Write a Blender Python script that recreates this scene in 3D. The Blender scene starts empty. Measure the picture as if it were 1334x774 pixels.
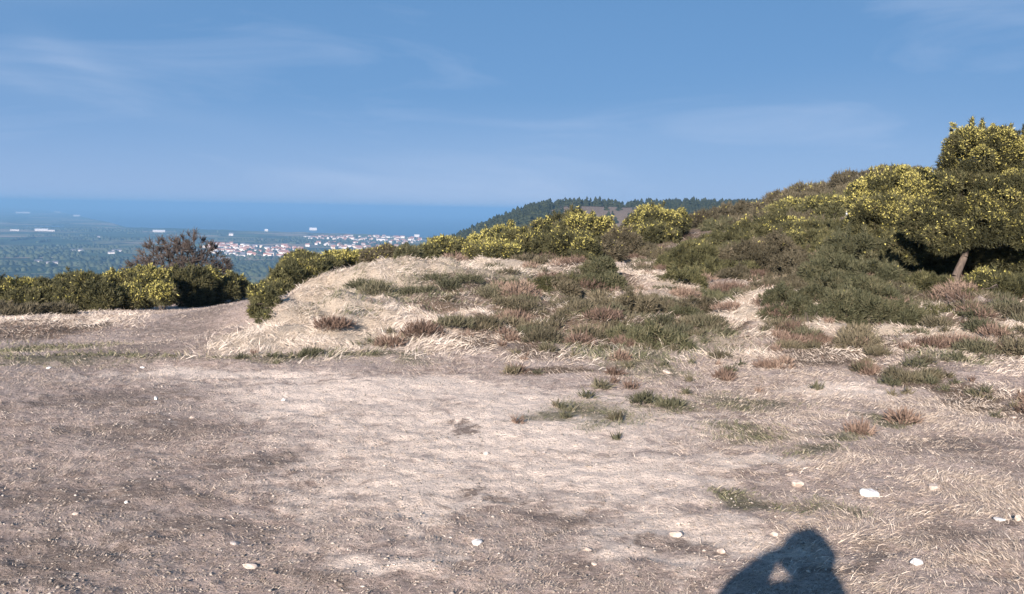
import bpy, math, random
import numpy as np
from mathutils import Vector, Matrix

RNG = np.random.default_rng(7)
random.seed(7)
scene = bpy.context.scene
COL = scene.collection

# ------------------------------------------------------------------ camera
W0, H0, FPX = 1334.0, 774.0, 1155.0
EYE = np.array([0.0, 0.0, 1.6])
PITCH, ROLL = math.atan(114.0 / FPX), math.atan(0.0176)
F_ = np.array([0.0, math.cos(PITCH), -math.sin(PITCH)])
U0 = np.array([0.0, math.sin(PITCH), math.cos(PITCH)])
R0 = np.array([1.0, 0.0, 0.0])
R_ = math.cos(ROLL) * R0 + math.sin(ROLL) * U0
U_ = math.cos(ROLL) * U0 - math.sin(ROLL) * R0

cd = bpy.data.cameras.new("camera")
cam = bpy.data.objects.new("camera", cd)
COL.objects.link(cam)
cd.sensor_width = 36.0
cd.lens = 36.0 * FPX / W0
cd.clip_start, cd.clip_end = 0.1, 400000.0
m = Matrix.Identity(4)
for i in range(3):
    m[i][0], m[i][1], m[i][2], m[i][3] = R_[i], U_[i], -F_[i], EYE[i]
cam.matrix_world = m
scene.camera = cam

def ray(px, py):
    return F_ + (px - W0 / 2) / FPX * R_ - (py - H0 / 2) / FPX * U_

def P(px, py, Y):                      # the point Y metres ahead that the sight line crosses
    d = ray(px, py)
    return EYE + d * (Y / d[1])

def onplane(px, py, z):
    d = ray(px, py)
    return EYE + d * ((z - EYE[2]) / d[2])

# ------------------------------------------------------------------ sun and sky
HEADC = np.array([-0.02, -0.22, 1.60])
L_ = onplane(1047, 733, 0.0) - HEADC
L_ = L_ / np.linalg.norm(L_)
SUN_EL = math.asin(-L_[2])
SUN_ROT = math.atan2(-L_[0], -L_[1])
sd = bpy.data.lights.new("sun", 'SUN')
sun = bpy.data.objects.new("sun", sd)
COL.objects.link(sun)
sd.energy = 5.0
sd.angle = math.radians(0.5)
sd.color = (1.0, 0.86, 0.77)
sun.rotation_euler = Vector(L_).to_track_quat('-Z', 'Y').to_euler()
sun.location = (-20, -40, 30)

world = bpy.data.worlds.new("World")
scene.world = world
world.use_nodes = True
nt = world.node_tree
nt.nodes.clear()
sky = nt.nodes.new('ShaderNodeTexSky')
sky.sky_type = 'NISHITA'
sky.sun_disc = False
sky.sun_elevation = SUN_EL
sky.sun_rotation = SUN_ROT
sky.altitude = 150
sky.air_density = 1.0
sky.dust_density = 0.0
sky.ozone_density = 5.0
bg = nt.nodes.new('ShaderNodeBackground')
bg.inputs['Strength'].default_value = 0.085
out = nt.nodes.new('ShaderNodeOutputWorld')
# thin high cirrus streaks, laid out by sky direction
tc = nt.nodes.new('ShaderNodeTexCoord')
mp = nt.nodes.new('ShaderNodeMapping')
mp.inputs['Scale'].default_value = (1.6, 1.6, 9.0)
mp.inputs['Rotation'].default_value = (0.05, 0.16, 0.3)
nz = nt.nodes.new('ShaderNodeTexNoise')
nz.inputs['Scale'].default_value = 1.7
nz.inputs['Detail'].default_value = 7
nz.inputs['Roughness'].default_value = 0.55
nz.inputs['Distortion'].default_value = 0.6
cr = nt.nodes.new('ShaderNodeValToRGB')
cr.color_ramp.elements[0].position = 0.50
cr.color_ramp.elements[0].color = (0, 0, 0, 1)
cr.color_ramp.elements[1].position = 0.85
cr.color_ramp.elements[1].color = (0.34, 0.34, 0.34, 1)
mx = nt.nodes.new('ShaderNodeMix')
mx.data_type = 'RGBA'
mx.inputs['B'].default_value = (3.6, 4.1, 5.2, 1)
nt.links.new(tc.outputs['Generated'], mp.inputs['Vector'])
nt.links.new(mp.outputs['Vector'], nz.inputs['Vector'])
nt.links.new(nz.outputs['Fac'], cr.inputs['Fac'])
nt.links.new(cr.outputs['Color'], mx.inputs['Factor'])
# a clear periwinkle sky: the low band is kept from going yellow
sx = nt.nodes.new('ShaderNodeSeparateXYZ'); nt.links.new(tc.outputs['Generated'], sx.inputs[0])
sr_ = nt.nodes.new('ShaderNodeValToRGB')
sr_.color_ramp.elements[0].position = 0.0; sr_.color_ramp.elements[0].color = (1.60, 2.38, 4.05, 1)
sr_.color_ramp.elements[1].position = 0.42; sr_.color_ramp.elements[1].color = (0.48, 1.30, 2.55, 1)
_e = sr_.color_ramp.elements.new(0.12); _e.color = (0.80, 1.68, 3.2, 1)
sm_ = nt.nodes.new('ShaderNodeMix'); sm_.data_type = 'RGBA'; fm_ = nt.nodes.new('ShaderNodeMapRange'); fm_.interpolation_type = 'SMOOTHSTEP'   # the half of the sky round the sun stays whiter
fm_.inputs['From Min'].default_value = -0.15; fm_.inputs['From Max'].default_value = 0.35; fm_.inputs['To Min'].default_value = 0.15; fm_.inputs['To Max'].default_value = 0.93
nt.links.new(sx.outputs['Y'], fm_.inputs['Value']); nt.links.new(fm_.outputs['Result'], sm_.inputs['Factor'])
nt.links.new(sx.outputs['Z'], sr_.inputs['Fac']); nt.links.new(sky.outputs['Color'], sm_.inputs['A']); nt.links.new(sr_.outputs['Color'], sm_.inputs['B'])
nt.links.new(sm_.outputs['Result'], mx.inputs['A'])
prev = mx.outputs['Result']
def _vm(op, a, b=None, out_='Value'):
    x = nt.nodes.new('ShaderNodeVectorMath'); x.operation = op
    nt.links.new(a, x.inputs[0])
    if b is not None: x.inputs[1].default_value = tuple(b)
    return x.outputs[out_]
def _m(op, a, b):
    x = nt.nodes.new('ShaderNodeMath'); x.operation = op
    for s_, v_ in ((x.inputs[0], a), (x.inputs[1], b)):
        if isinstance(v_, (int, float)): s_.default_value = v_
        else: nt.links.new(v_, s_)
    return x.outputs[0]
def _dir(az, el):
    az, el = math.radians(az), math.radians(el)
    return np.array([math.sin(az) * math.cos(el), math.cos(az) * math.cos(el), math.sin(el)])
# separate wisps of high cloud: azimuth, elevation, length, width, slant (degrees), strength
for az, el, ln, wd, sl, st in [(-25.6, 7.9, 3.2, 0.8, -24, .30), (-28.5, 6.4, 4.5, .9, -4, .2), (-27, 11.2, 6, .8, 8, .16), (-20, 5.0, 5, .8, -10, .12), (20, 6.5, 12, 1.6, 4, .16), (27, 11.5, 5, .7, -10, .2), (5, 4, 14, 1.6, 3, .14), (22, 3.2, 9, 1.5, 6, .15)]:
    c0 = _dir(az, el); rt = np.array([math.cos(math.radians(az)), -math.sin(math.radians(az)), 0]); up_ = np.cross(rt, c0)
    a_s = math.radians(sl); u_ = rt * math.cos(a_s) + up_ * math.sin(a_s); v2_ = -rt * math.sin(a_s) + up_ * math.cos(a_s)
    du = _m('DIVIDE', _vm('DOT_PRODUCT', tc.outputs['Generated'], u_), math.radians(ln)); dv = _m('DIVIDE', _m('ADD', _vm('DOT_PRODUCT', tc.outputs['Generated'], v2_), _m('MULTIPLY', _m('SUBTRACT', nz.outputs['Fac'], 0.5), 0.03)), math.radians(wd))
    off = float(c0 @ u_) / math.radians(ln); du = _m('SUBTRACT', du, off)
    dv = _m('SUBTRACT', dv, float(c0 @ v2_) / math.radians(wd))
    g_ = _m('EXPONENT', _m('MULTIPLY', _m('ADD', _m('MULTIPLY', du, du), _m('MULTIPLY', dv, dv)), -1.0), 0.0)
    g_ = _m('MULTIPLY', g_, _m('MULTIPLY', nz.outputs['Fac'], 1.0 * st))
    front = _m('GREATER_THAN', _vm('DOT_PRODUCT', tc.outputs['Generated'], c0), 0.3)
    w_ = nt.nodes.new('ShaderNodeMix'); w_.data_type = 'RGBA'; w_.inputs['B'].default_value = (3.0, 3.6, 4.7, 1)
    nt.links.new(_m('MULTIPLY', g_, front), w_.inputs['Factor']); nt.links.new(prev, w_.inputs['A']); prev = w_.outputs['Result']
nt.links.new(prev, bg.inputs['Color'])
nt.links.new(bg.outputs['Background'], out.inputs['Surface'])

scene.view_settings.view_transform = 'Standard'
scene.view_settings.look = 'None'
scene.view_settings.exposure = 1.12
scene.view_settings.gamma = 1.0
scene.view_settings.use_curve_mapping = False
scene.render.engine = 'CYCLES'
scene.cycles.use_denoising = True
scene.cycles.max_bounces = 5
scene.cycles.diffuse_bounces = 2
scene.cycles.glossy_bounces = 2
scene.cycles.volume_bounces = 1
scene.cycles.transparent_max_bounces = 4

# ------------------------------------------------------------------ noise
def _h(ix, iy, iz, s):
    n = (ix.astype(np.int64) * 374761393 + iy.astype(np.int64) * 668265263 + iz.astype(np.int64) * 2147483647 + s * 144665) & 0x7fffffff
    n = ((n ^ (n >> 13)) * 1274126177) & 0x7fffffff
    n = ((n ^ (n >> 15)) * 668265263) & 0x7fffffff
    return (n ^ (n >> 16)) / float(0x7fffffff)

def vnoise(x, y, s=0):
    x = np.asarray(x, float); y = np.asarray(y, float)
    ix, iy = np.floor(x), np.floor(y)
    fx, fy = x - ix, y - iy
    fx = fx * fx * (3 - 2 * fx); fy = fy * fy * (3 - 2 * fy)
    z = np.zeros_like(ix)
    a, b = _h(ix, iy, z, s), _h(ix + 1, iy, z, s)
    c, d = _h(ix, iy + 1, z, s), _h(ix + 1, iy + 1, z, s)
    return (a * (1 - fx) + b * fx) * (1 - fy) + (c * (1 - fx) + d * fx) * fy

def fbm(x, y, s=0, o=4):
    v, a, t = 0.0, 1.0, 0.0
    for k in range(o):
        v = v + a * vnoise(np.asarray(x) * 2 ** k + 17.3 * k, np.asarray(y) * 2 ** k - 9.1 * k, s + k)
        t += a; a *= 0.55
    return v / t

def sstep(a, b, x):
    t = np.clip((x - a) / (b - a), 0, 1)
    return t * t * (3 - 2 * t)

# ------------------------------------------------------------------ terrain
CTRL = [
    (-250, 472, 9.2), (-250, 432, 14), (-250, 405, 24), (-250, 396, 36),
    (20, 468, 9.6), (20, 430, 14.5), (20, 407, 23), (20, 398, 33),
    (160, 466, 9.6), (160, 430, 14.5), (160, 406, 22.5), (160, 396, 33),
    (300, 464, 9.8), (300, 430, 14.0), (300, 402, 21), (300, 392, 31),
    (325, 447, 10.4), (350, 428, 11.6), (400, 394, 12.9), (420, 372, 13.8), (450, 352, 15.0),
    (420, 432, 10.9), (430, 400, 12.3),
    (500, 456, 9.8), (500, 425, 11.0), (500, 385, 12.8), (500, 349, 15.5),
    (560, 345, 16.5), (640, 456, 9.8), (640, 425, 11.2), (640, 385, 13.4), (640, 345, 17),
    (760, 460, 9.8), (760, 425, 11.6), (760, 385, 14.4), (760, 352, 18), (760, 338, 24), (760, 328, 34),
    (830, 460, 9.8), (830, 422, 11.9), (830, 385, 14.8), (830, 352, 19), (850, 330, 25), (880, 305, 36),
    (700, 336, 26), (620, 334, 30), (550, 338, 28), (450, 372, 26), (400, 385, 28),
    (960, 462, 9.8), (960, 425, 11.8), (960, 398, 13.6), (960, 362, 17.5), (960, 330, 23), (960, 302, 32), (980, 276, 48),
    (1100, 470, 9.6), (1100, 432, 11.3), (1100, 402, 13.2), (1100, 362, 17.0), (1100, 322, 23), (1100, 284, 32), (1090, 252, 50),
    (1165, 229, 60), (1040, 262, 55),
    (1250, 472, 9.4), (1250, 425, 11.1), (1250, 400, 12.4), (1250, 355, 17), (1250, 305, 25), (1250, 258, 38), (1250, 222, 60),
    (1400, 476, 9.2), (1400, 422, 11), (1400, 392, 12.6), (1400, 340, 17), (1400, 280, 26), (1400, 235, 40), (1400, 205, 60),
]
cp = [P(*c) for c in CTRL]
for X in (-24, -14, -7, -3, 0, 3, 7, 14, 24):
    for Y in (-25, -8, -2, 2.5, 5, 7.5):
        if abs(X) > 9 and Y > 3: continue
        cp.append(np.array([X, Y, 0.0]))
cp = np.array(cp)

def _tps(r2):
    return r2 * np.log(r2 + 1e-9) * 0.5
_n = len(cp)
_K = _tps(((cp[:, None, :2] - cp[None, :, :2]) ** 2).sum(-1)) + np.eye(_n) * 0.6
_Pm = np.c_[np.ones(_n), cp[:, :2]]
_A = np.block([[_K, _Pm], [_Pm.T, np.zeros((3, 3))]])
_w = np.linalg.solve(_A, np.r_[cp[:, 2], 0, 0, 0])

RIDGE_Y = 900.0
_sk = [(300, 420), (480, 352), (540, 328), (590, 307), (640, 287), (690, 267), (735, 262), (800, 262), (880, 262), (950, 262), (1010, 262), (1100, 268), (1300, 290), (1600, 330)]
_rx = np.array([P(a, b, RIDGE_Y)[0] for a, b in _sk])
_rz = np.array([P(a, b, RIDGE_Y)[2] for a, b in _sk]) - 5.0

def zfar(x, y):
    r = np.hypot(x, y)
    d = -2.3 - 0.145 * np.maximum(0, r - 38)
    d = d + 22 * np.exp(-((x - 75) ** 2 + (y - 75) ** 2) / (2 * 40.0 ** 2))
    rid = np.interp(x, _rx, _rz) - ((y - RIDGE_Y) / 150.0) ** 2 * np.where(y < RIDGE_Y, 12.0, 40.0)
    rid = rid + (fbm(x / 60, y / 60, 31) - 0.5) * 5
    k = 6.0
    d = np.log(np.exp(np.clip(d / k, -60, 60)) + np.exp(np.clip(rid / k, -60, 60))) * k
    return np.maximum(d, -148.0 - 0.5)

def zg(x, y):
    x = np.atleast_1d(np.asarray(x, float)); y = np.atleast_1d(np.asarray(y, float))
    r = np.hypot(x, y)
    f = zfar(x, y)
    near = r < 92
    z = f.copy()
    if near.any():
        xn, yn = x[near], y[near]
        t = np.zeros(xn.shape)
        for s in range(0, len(xn), 20000):
            e = slice(s, s + 20000)
            r2 = (xn[e, None] - cp[None, :, 0]) ** 2 + (yn[e, None] - cp[None, :, 1]) ** 2
            t[e] = _tps(r2) @ _w[:_n] + _w[_n] + _w[_n + 1] * xn[e] + _w[_n + 2] * yn[e]
        w = sstep(50, 88, r[near])
        t = t - 0.17 * np.maximum(0, r[near] - 35) * (1 - sstep(-.22, -.05, xn / np.maximum(np.abs(yn), 1.0))) * (yn > 0)
        t = np.clip(t, -12, 9)
        z[near] = t * (1 - w) + f[near] * w
    bank = sstep(9.6, 11.5, y) * sstep(-4.6, -3.2, x) * (1 - sstep(40, 70, r))
    z = z + (fbm(x * 1.7, y * 1.7, 3, 4) - 0.5) * (0.045 + 0.42 * bank) * (1 - sstep(60, 100, r))
    z = z + (fbm(x * 0.45, y * 0.45, 5, 2) - 0.5) * (0.05 + 0.20 * bank) * (1 - sstep(60, 100, r))
    z = z + ((fbm(x * 5.5, y * 8.0, 8, 3) - .5) * .035 + (vnoise(x * 17, y * 22, 9) - .5) * .014) * (1 - sstep(18, 40, r))
    # shallow wheel rut lip across the track where the ground starts to fall
    z = z + 0.05 * np.exp(-((y - 9.3 - 0.25 * np.sin(x * 0.8)) / 0.25) ** 2) * (1 - sstep(-3.4, -2.0, x)) * (r < 60)
    return z

def hit(px, py):                       # where the sight line meets the terrain
    d = ray(px, py)
    ys = np.concatenate([np.arange(3.0, 30, 0.05), np.arange(30, 120, 0.25)])
    pts = EYE[None] + d[None] * (ys / d[1])[:, None]
    below = pts[:, 2] < zg(pts[:, 0], pts[:, 1])
    i = np.argmax(below) if below.any() else len(ys) - 1
    return pts[i]

# ------------------------------------------------------------------ mesh helpers
def tag(o, label=None, cat=None, group=None, kind=None):
    if label: o['label'] = label
    if cat: o['category'] = cat
    if group: o['group'] = group
    if kind: o['kind'] = kind
    return o

def mesh_np(name, V, F, mats, attrs=None, smooth=False, matidx=None):
    V = np.ascontiguousarray(V, dtype=np.float32); F = np.ascontiguousarray(F, dtype=np.int32)
    k = F.shape[1]
    me = bpy.data.meshes.new(name)
    me.vertices.add(len(V)); me.vertices.foreach_set('co', V.ravel())
    me.loops.add(F.size); me.loops.foreach_set('vertex_index', F.ravel())
    me.polygons.add(len(F))
    me.polygons.foreach_set('loop_start', np.arange(0, F.size, k, dtype=np.int32))
    me.polygons.foreach_set('loop_total', np.full(len(F), k, dtype=np.int32))
    if smooth: me.polygons.foreach_set('use_smooth', np.ones(len(F), dtype=bool))
    for mt in (mats if isinstance(mats, (list, tuple)) else [mats]): me.materials.append(mt)
    if matidx is not None: me.polygons.foreach_set('material_index', np.ascontiguousarray(matidx, dtype=np.int32))
    me.update(calc_edges=True)
    for an, av in (attrs or {}).items():
        a = me.attributes.new(an, 'FLOAT', 'POINT')
        a.data.foreach_set('value', np.ascontiguousarray(av, dtype=np.float32))
    return me

def link(name, me, parent=None, loc=None):
    o = bpy.data.objects.new(name, me)
    COL.objects.link(o)
    if parent is not None: o.parent = parent
    if loc is not None: o.location = loc
    return o

def unit(v):
    return v / (np.linalg.norm(v, axis=-1, keepdims=True) + 1e-9)

def tubes(segs, n=6):                  # segs: (p0, p1, r0, r1) arrays
    p0 = np.array([s[0] for s in segs], float); p1 = np.array([s[1] for s in segs], float)
    r0 = np.array([s[2] for s in segs], float); r1 = np.array([s[3] for s in segs], float)
    d = unit(p1 - p0)
    a = np.where(np.abs(d[:, 2:3]) > 0.9, np.array([[1.0, 0, 0]]), np.array([[0, 0, 1.0]]))
    u = unit(np.cross(d, a)); v = np.cross(d, u)
    th = np.arange(n) * 2 * math.pi / n
    c, s = np.cos(th), np.sin(th)
    ring = u[:, None, :] * c[None, :, None] + v[:, None, :] * s[None, :, None]
    V = np.concatenate([p0[:, None] + ring * r0[:, None, None], p1[:, None] + ring * r1[:, None, None]], 1)
    i = np.arange(n); j = (i + 1) % n
    f = np.stack([i, j, j + n, i + n], 1)
    F = (f[None] + (np.arange(len(segs)) * 2 * n)[:, None, None]).reshape(-1, 4)
    return V.reshape(-1, 3), F

# ------------------------------------------------------------------ materials
def mat(name):
    m_ = bpy.data.materials.new(name); m_.use_nodes = True
    n = m_.node_tree; b = n.nodes['Principled BSDF']
    return m_, n, b

def ramp(n, stops):
    r = n.nodes.new('ShaderNodeValToRGB')
    e = r.color_ramp.elements
    e[0].position, e[0].color = stops[0][0], (*stops[0][1], 1)
    e[1].position, e[1].color = stops[-1][0], (*stops[-1][1], 1)
    for p, c in stops[1:-1]:
        x = e.new(p); x.color = (*c, 1)
    return r

def attr_mat(name, stops, rough=0.7, vary=0.25, spec=0.2, trans=0.0):
    m_, n, b = mat(name)
    a = n.nodes.new('ShaderNodeAttribute'); a.attribute_name = 'v'
    r = ramp(n, stops)
    oi = n.nodes.new('ShaderNodeObjectInfo')
    mr = n.nodes.new('ShaderNodeMapRange')
    mr.inputs['To Min'].default_value = 1 - vary; mr.inputs['To Max'].default_value = 1 + vary
    hs = n.nodes.new('ShaderNodeHueSaturation')
    n.links.new(a.outputs['Fac'], r.inputs['Fac'])
    n.links.new(oi.outputs['Random'], mr.inputs['Value'])
    n.links.new(mr.outputs['Result'], hs.inputs['Value'])
    n.links.new(r.outputs['Color'], hs.inputs['Color'])
    n.links.new(hs.outputs['Color'], b.inputs['Base Color'])
    b.inputs['Roughness'].default_value = rough
    b.inputs['Specular IOR Level'].default_value = spec
    if trans:
        t = n.nodes.new('ShaderNodeBsdfTranslucent'); ms = n.nodes.new('ShaderNodeMixShader')
        ms.inputs[0].default_value = trans
        n.links.new(hs.outputs['Color'], t.inputs['Color'])
        n.links.new(b.outputs[0], ms.inputs[1]); n.links.new(t.outputs[0], ms.inputs[2])
        n.links.new(ms.outputs[0], n.nodes['Material Output'].inputs['Surface'])
    return m_

M = {}
M['gorse'] = attr_mat('gorse_green', [(0, (0.034, 0.036, 0.018)), (0.5, (0.088, 0.088, 0.040)), (0.85, (0.155, 0.145, 0.068)), (1, (0.18, 0.145, 0.085))], trans=0.15)
M['flower'] = attr_mat('gorse_yellow', [(0, (0.26, 0.24, 0.07)), (0.5, (0.46, 0.42, 0.12)), (1, (0.66, 0.60, 0.20))], rough=0.6, vary=0.12, trans=0.2)
M['heath'] = attr_mat('heath_brown', [(0, (0.048, 0.044, 0.028)), (0.5, (0.092, 0.082, 0.052)), (0.85, (0.135, 0.115, 0.075)), (1, (0.21, 0.175, 0.12))], trans=0.1)
M['broom'] = attr_mat('broom_green', [(0, (0.042, 0.047, 0.026)), (0.5, (0.085, 0.088, 0.047)), (1, (0.16, 0.145, 0.085))], trans=0.15)
M['weed'] = attr_mat('weed_green', [(0, (0.065, 0.068, 0.04)), (0.5, (0.12, 0.12, 0.072)), (1, (0.22, 0.195, 0.13))], trans=0.1)
M['straw'] = attr_mat('straw', [(0, (0.22, 0.175, 0.135)), (0.35, (0.42, 0.35, 0.275)), (0.7, (0.58, 0.50, 0.41)), (1, (0.72, 0.65, 0.56))], vary=0, trans=0.1)
M['turf'] = attr_mat('dead_turf', [(0, (0.15, 0.125, 0.10)), (0.4, (0.30, 0.25, 0.21)), (0.75, (0.44, 0.38, 0.31)), (1, (0.62, 0.55, 0.46))], vary=0)
M['green'] = attr_mat('grass_green', [(0, (0.06, 0.068, 0.036)), (0.45, (0.12, 0.125, 0.068)), (0.7, (0.22, 0.21, 0.13)), (1, (0.40, 0.35, 0.25))], vary=0, trans=0.15)
M['bracken'] = attr_mat('bracken_red', [(0, (0.08, 0.056, 0.042)), (0.5, (0.165, 0.115, 0.088)), (1, (0.32, 0.24, 0.18))], vary=0, trans=0.1)
M['twig'] = attr_mat('twig_brown', [(0, (0.045, 0.037, 0.031)), (1, (0.115, 0.092, 0.078))], vary=0.1)
M['pine'] = attr_mat('pine_green', [(0, (0.014, 0.020, 0.010)), (1, (0.036, 0.044, 0.020))], vary=0)
M['hedge'] = attr_mat('hedge_green', [(0, (0.022, 0.034, 0.018)), (1, (0.06, 0.075, 0.035))], vary=0)
M['stone_grit'] = attr_mat('grit', [(0, (0.18, 0.155, 0.13)), (0.6, (0.38, 0.34, 0.29)), (1, (0.72, 0.68, 0.62))], vary=0)

def bark_mat():
    m_, n, b = mat('bark')
    t = n.nodes.new('ShaderNodeTexNoise'); t.inputs['Scale'].default_value = 14; t.inputs['Detail'].default_value = 6
    mp_ = n.nodes.new('ShaderNodeMapping'); mp_.inputs['Scale'].default_value = (3, 3, 0.5)
    g = n.nodes.new('ShaderNodeTexCoord')
    r = ramp(n, [(0.3, (0.05, 0.038, 0.03)), (0.7, (0.14, 0.108, 0.085))])
    bp = n.nodes.new('ShaderNodeBump'); bp.inputs['Strength'].default_value = 0.7; bp.inputs['Distance'].default_value = 0.02
    n.links.new(g.outputs['Object'], mp_.inputs[0]); n.links.new(mp_.outputs[0], t.inputs['Vector'])
    n.links.new(t.outputs['Fac'], r.inputs['Fac']); n.links.new(r.outputs[0], b.inputs['Base Color'])
    n.links.new(t.outputs['Fac'], bp.inputs['Height']); n.links.new(bp.outputs[0], b.inputs['Normal'])
    b.inputs['Roughness'].default_value = 0.9
    return m_
M['bark'] = bark_mat()

def simple(name, col, rough=0.7, nscale=3.0, amount=0.15):
    m_, n, b = mat(name)
    t = n.nodes.new('ShaderNodeTexNoise'); t.inputs['Scale'].default_value = nscale; t.inputs['Detail'].default_value = 5
    g = n.nodes.new('ShaderNodeTexCoord')
    r = ramp(n, [(0.3, tuple(c * (1 - amount) for c in col)), (0.7, tuple(min(1, c * (1 + amount)) for c in col))])
    n.links.new(g.outputs['Object'], t.inputs['Vector']); n.links.new(t.outputs['Fac'], r.inputs['Fac'])
    n.links.new(r.outputs[0], b.inputs['Base Color'])
    b.inputs['Roughness'].default_value = rough
    return m_
M['render_white'] = simple('white_render', (0.66, 0.63, 0.59), nscale=0.2)
M['render_cream'] = simple('cream_render', (0.62, 0.55, 0.46), nscale=0.2)
M['render_grey'] = simple('grey_render', (0.42, 0.41, 0.40), nscale=0.2)
M['roof_red'] = simple('red_roof', (0.34, 0.17, 0.12), nscale=0.2)
M['roof_slate'] = simple('slate_roof', (0.14, 0.14, 0.16), nscale=0.2)
M['roof_white'] = simple('metal_roof', (0.80, 0.80, 0.80), nscale=0.1)
M['glass_dark'] = simple('window_glass', (0.05, 0.06, 0.07), rough=0.2)
M['rock_white'] = simple('quartz', (0.56, 0.55, 0.52), nscale=40, amount=0.4)
M['rock_cream'] = simple('sandstone', (0.42, 0.35, 0.29), nscale=40, amount=0.4)
M['rock_grey'] = simple('slate_rock', (0.34, 0.31, 0.28), nscale=20, amount=0.25)
M['post'] = simple('weathered_post', (0.55, 0.58, 0.62), nscale=8)
M['skin'] = simple('skin', (0.55, 0.36, 0.27), rough=0.5)
M['jacket'] = simple('dark_jacket', (0.05, 0.06, 0.09), rough=0.85, nscale=30)
M['trousers'] = simple('trousers', (0.10, 0.10, 0.12), rough=0.9, nscale=30)
M['hair'] = simple('hair', (0.05, 0.035, 0.025), rough=0.6, nscale=40)
M['black_plastic'] = simple('black_plastic', (0.03, 0.03, 0.032), rough=0.4)
M['lens_glass'] = simple('lens_glass', (0.02, 0.02, 0.04), rough=0.05)

def mixc(n, fac, a, b, btype='MIX'):
    x = n.nodes.new('ShaderNodeMix'); x.data_type = 'RGBA'; x.blend_type = btype
    for s, v in ((x.inputs['Factor'], fac), (x.inputs['A'], a), (x.inputs['B'], b)):
        if isinstance(v, (int, float)): s.default_value = v
        elif isinstance(v, tuple): s.default_value = (*v, 1)
        else: n.links.new(v, s)
    return x.outputs['Result']

def noise(n, vec, scale, detail=6, rough=0.6, dist=0.0):
    t = n.nodes.new('ShaderNodeTexNoise')
    t.inputs['Scale'].default_value = scale; t.inputs['Detail'].default_value = detail
    t.inputs['Roughness'].default_value = rough; t.inputs['Distortion'].default_value = dist
    n.links.new(vec, t.inputs['Vector'])
    return t.outputs['Fac']

def mapr(n, v, a, b, c=0.0, d=1.0):
    r = n.nodes.new('ShaderNodeMapRange'); r.interpolation_type = 'SMOOTHSTEP'
    r.inputs['From Min'].default_value = a; r.inputs['From Max'].default_value = b
    r.inputs['To Min'].default_value = c; r.inputs['To Max'].default_value = d
    n.links.new(v, r.inputs['Value'])
    return r.outputs['Result']

def mth(n, op, a, b):
    x = n.nodes.new('ShaderNodeMath'); x.operation = op
    for s, v in ((x.inputs[0], a), (x.inputs[1], b)):
        if isinstance(v, (int, float)): s.default_value = v
        else: n.links.new(v, s)
    return x.outputs[0]

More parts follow.
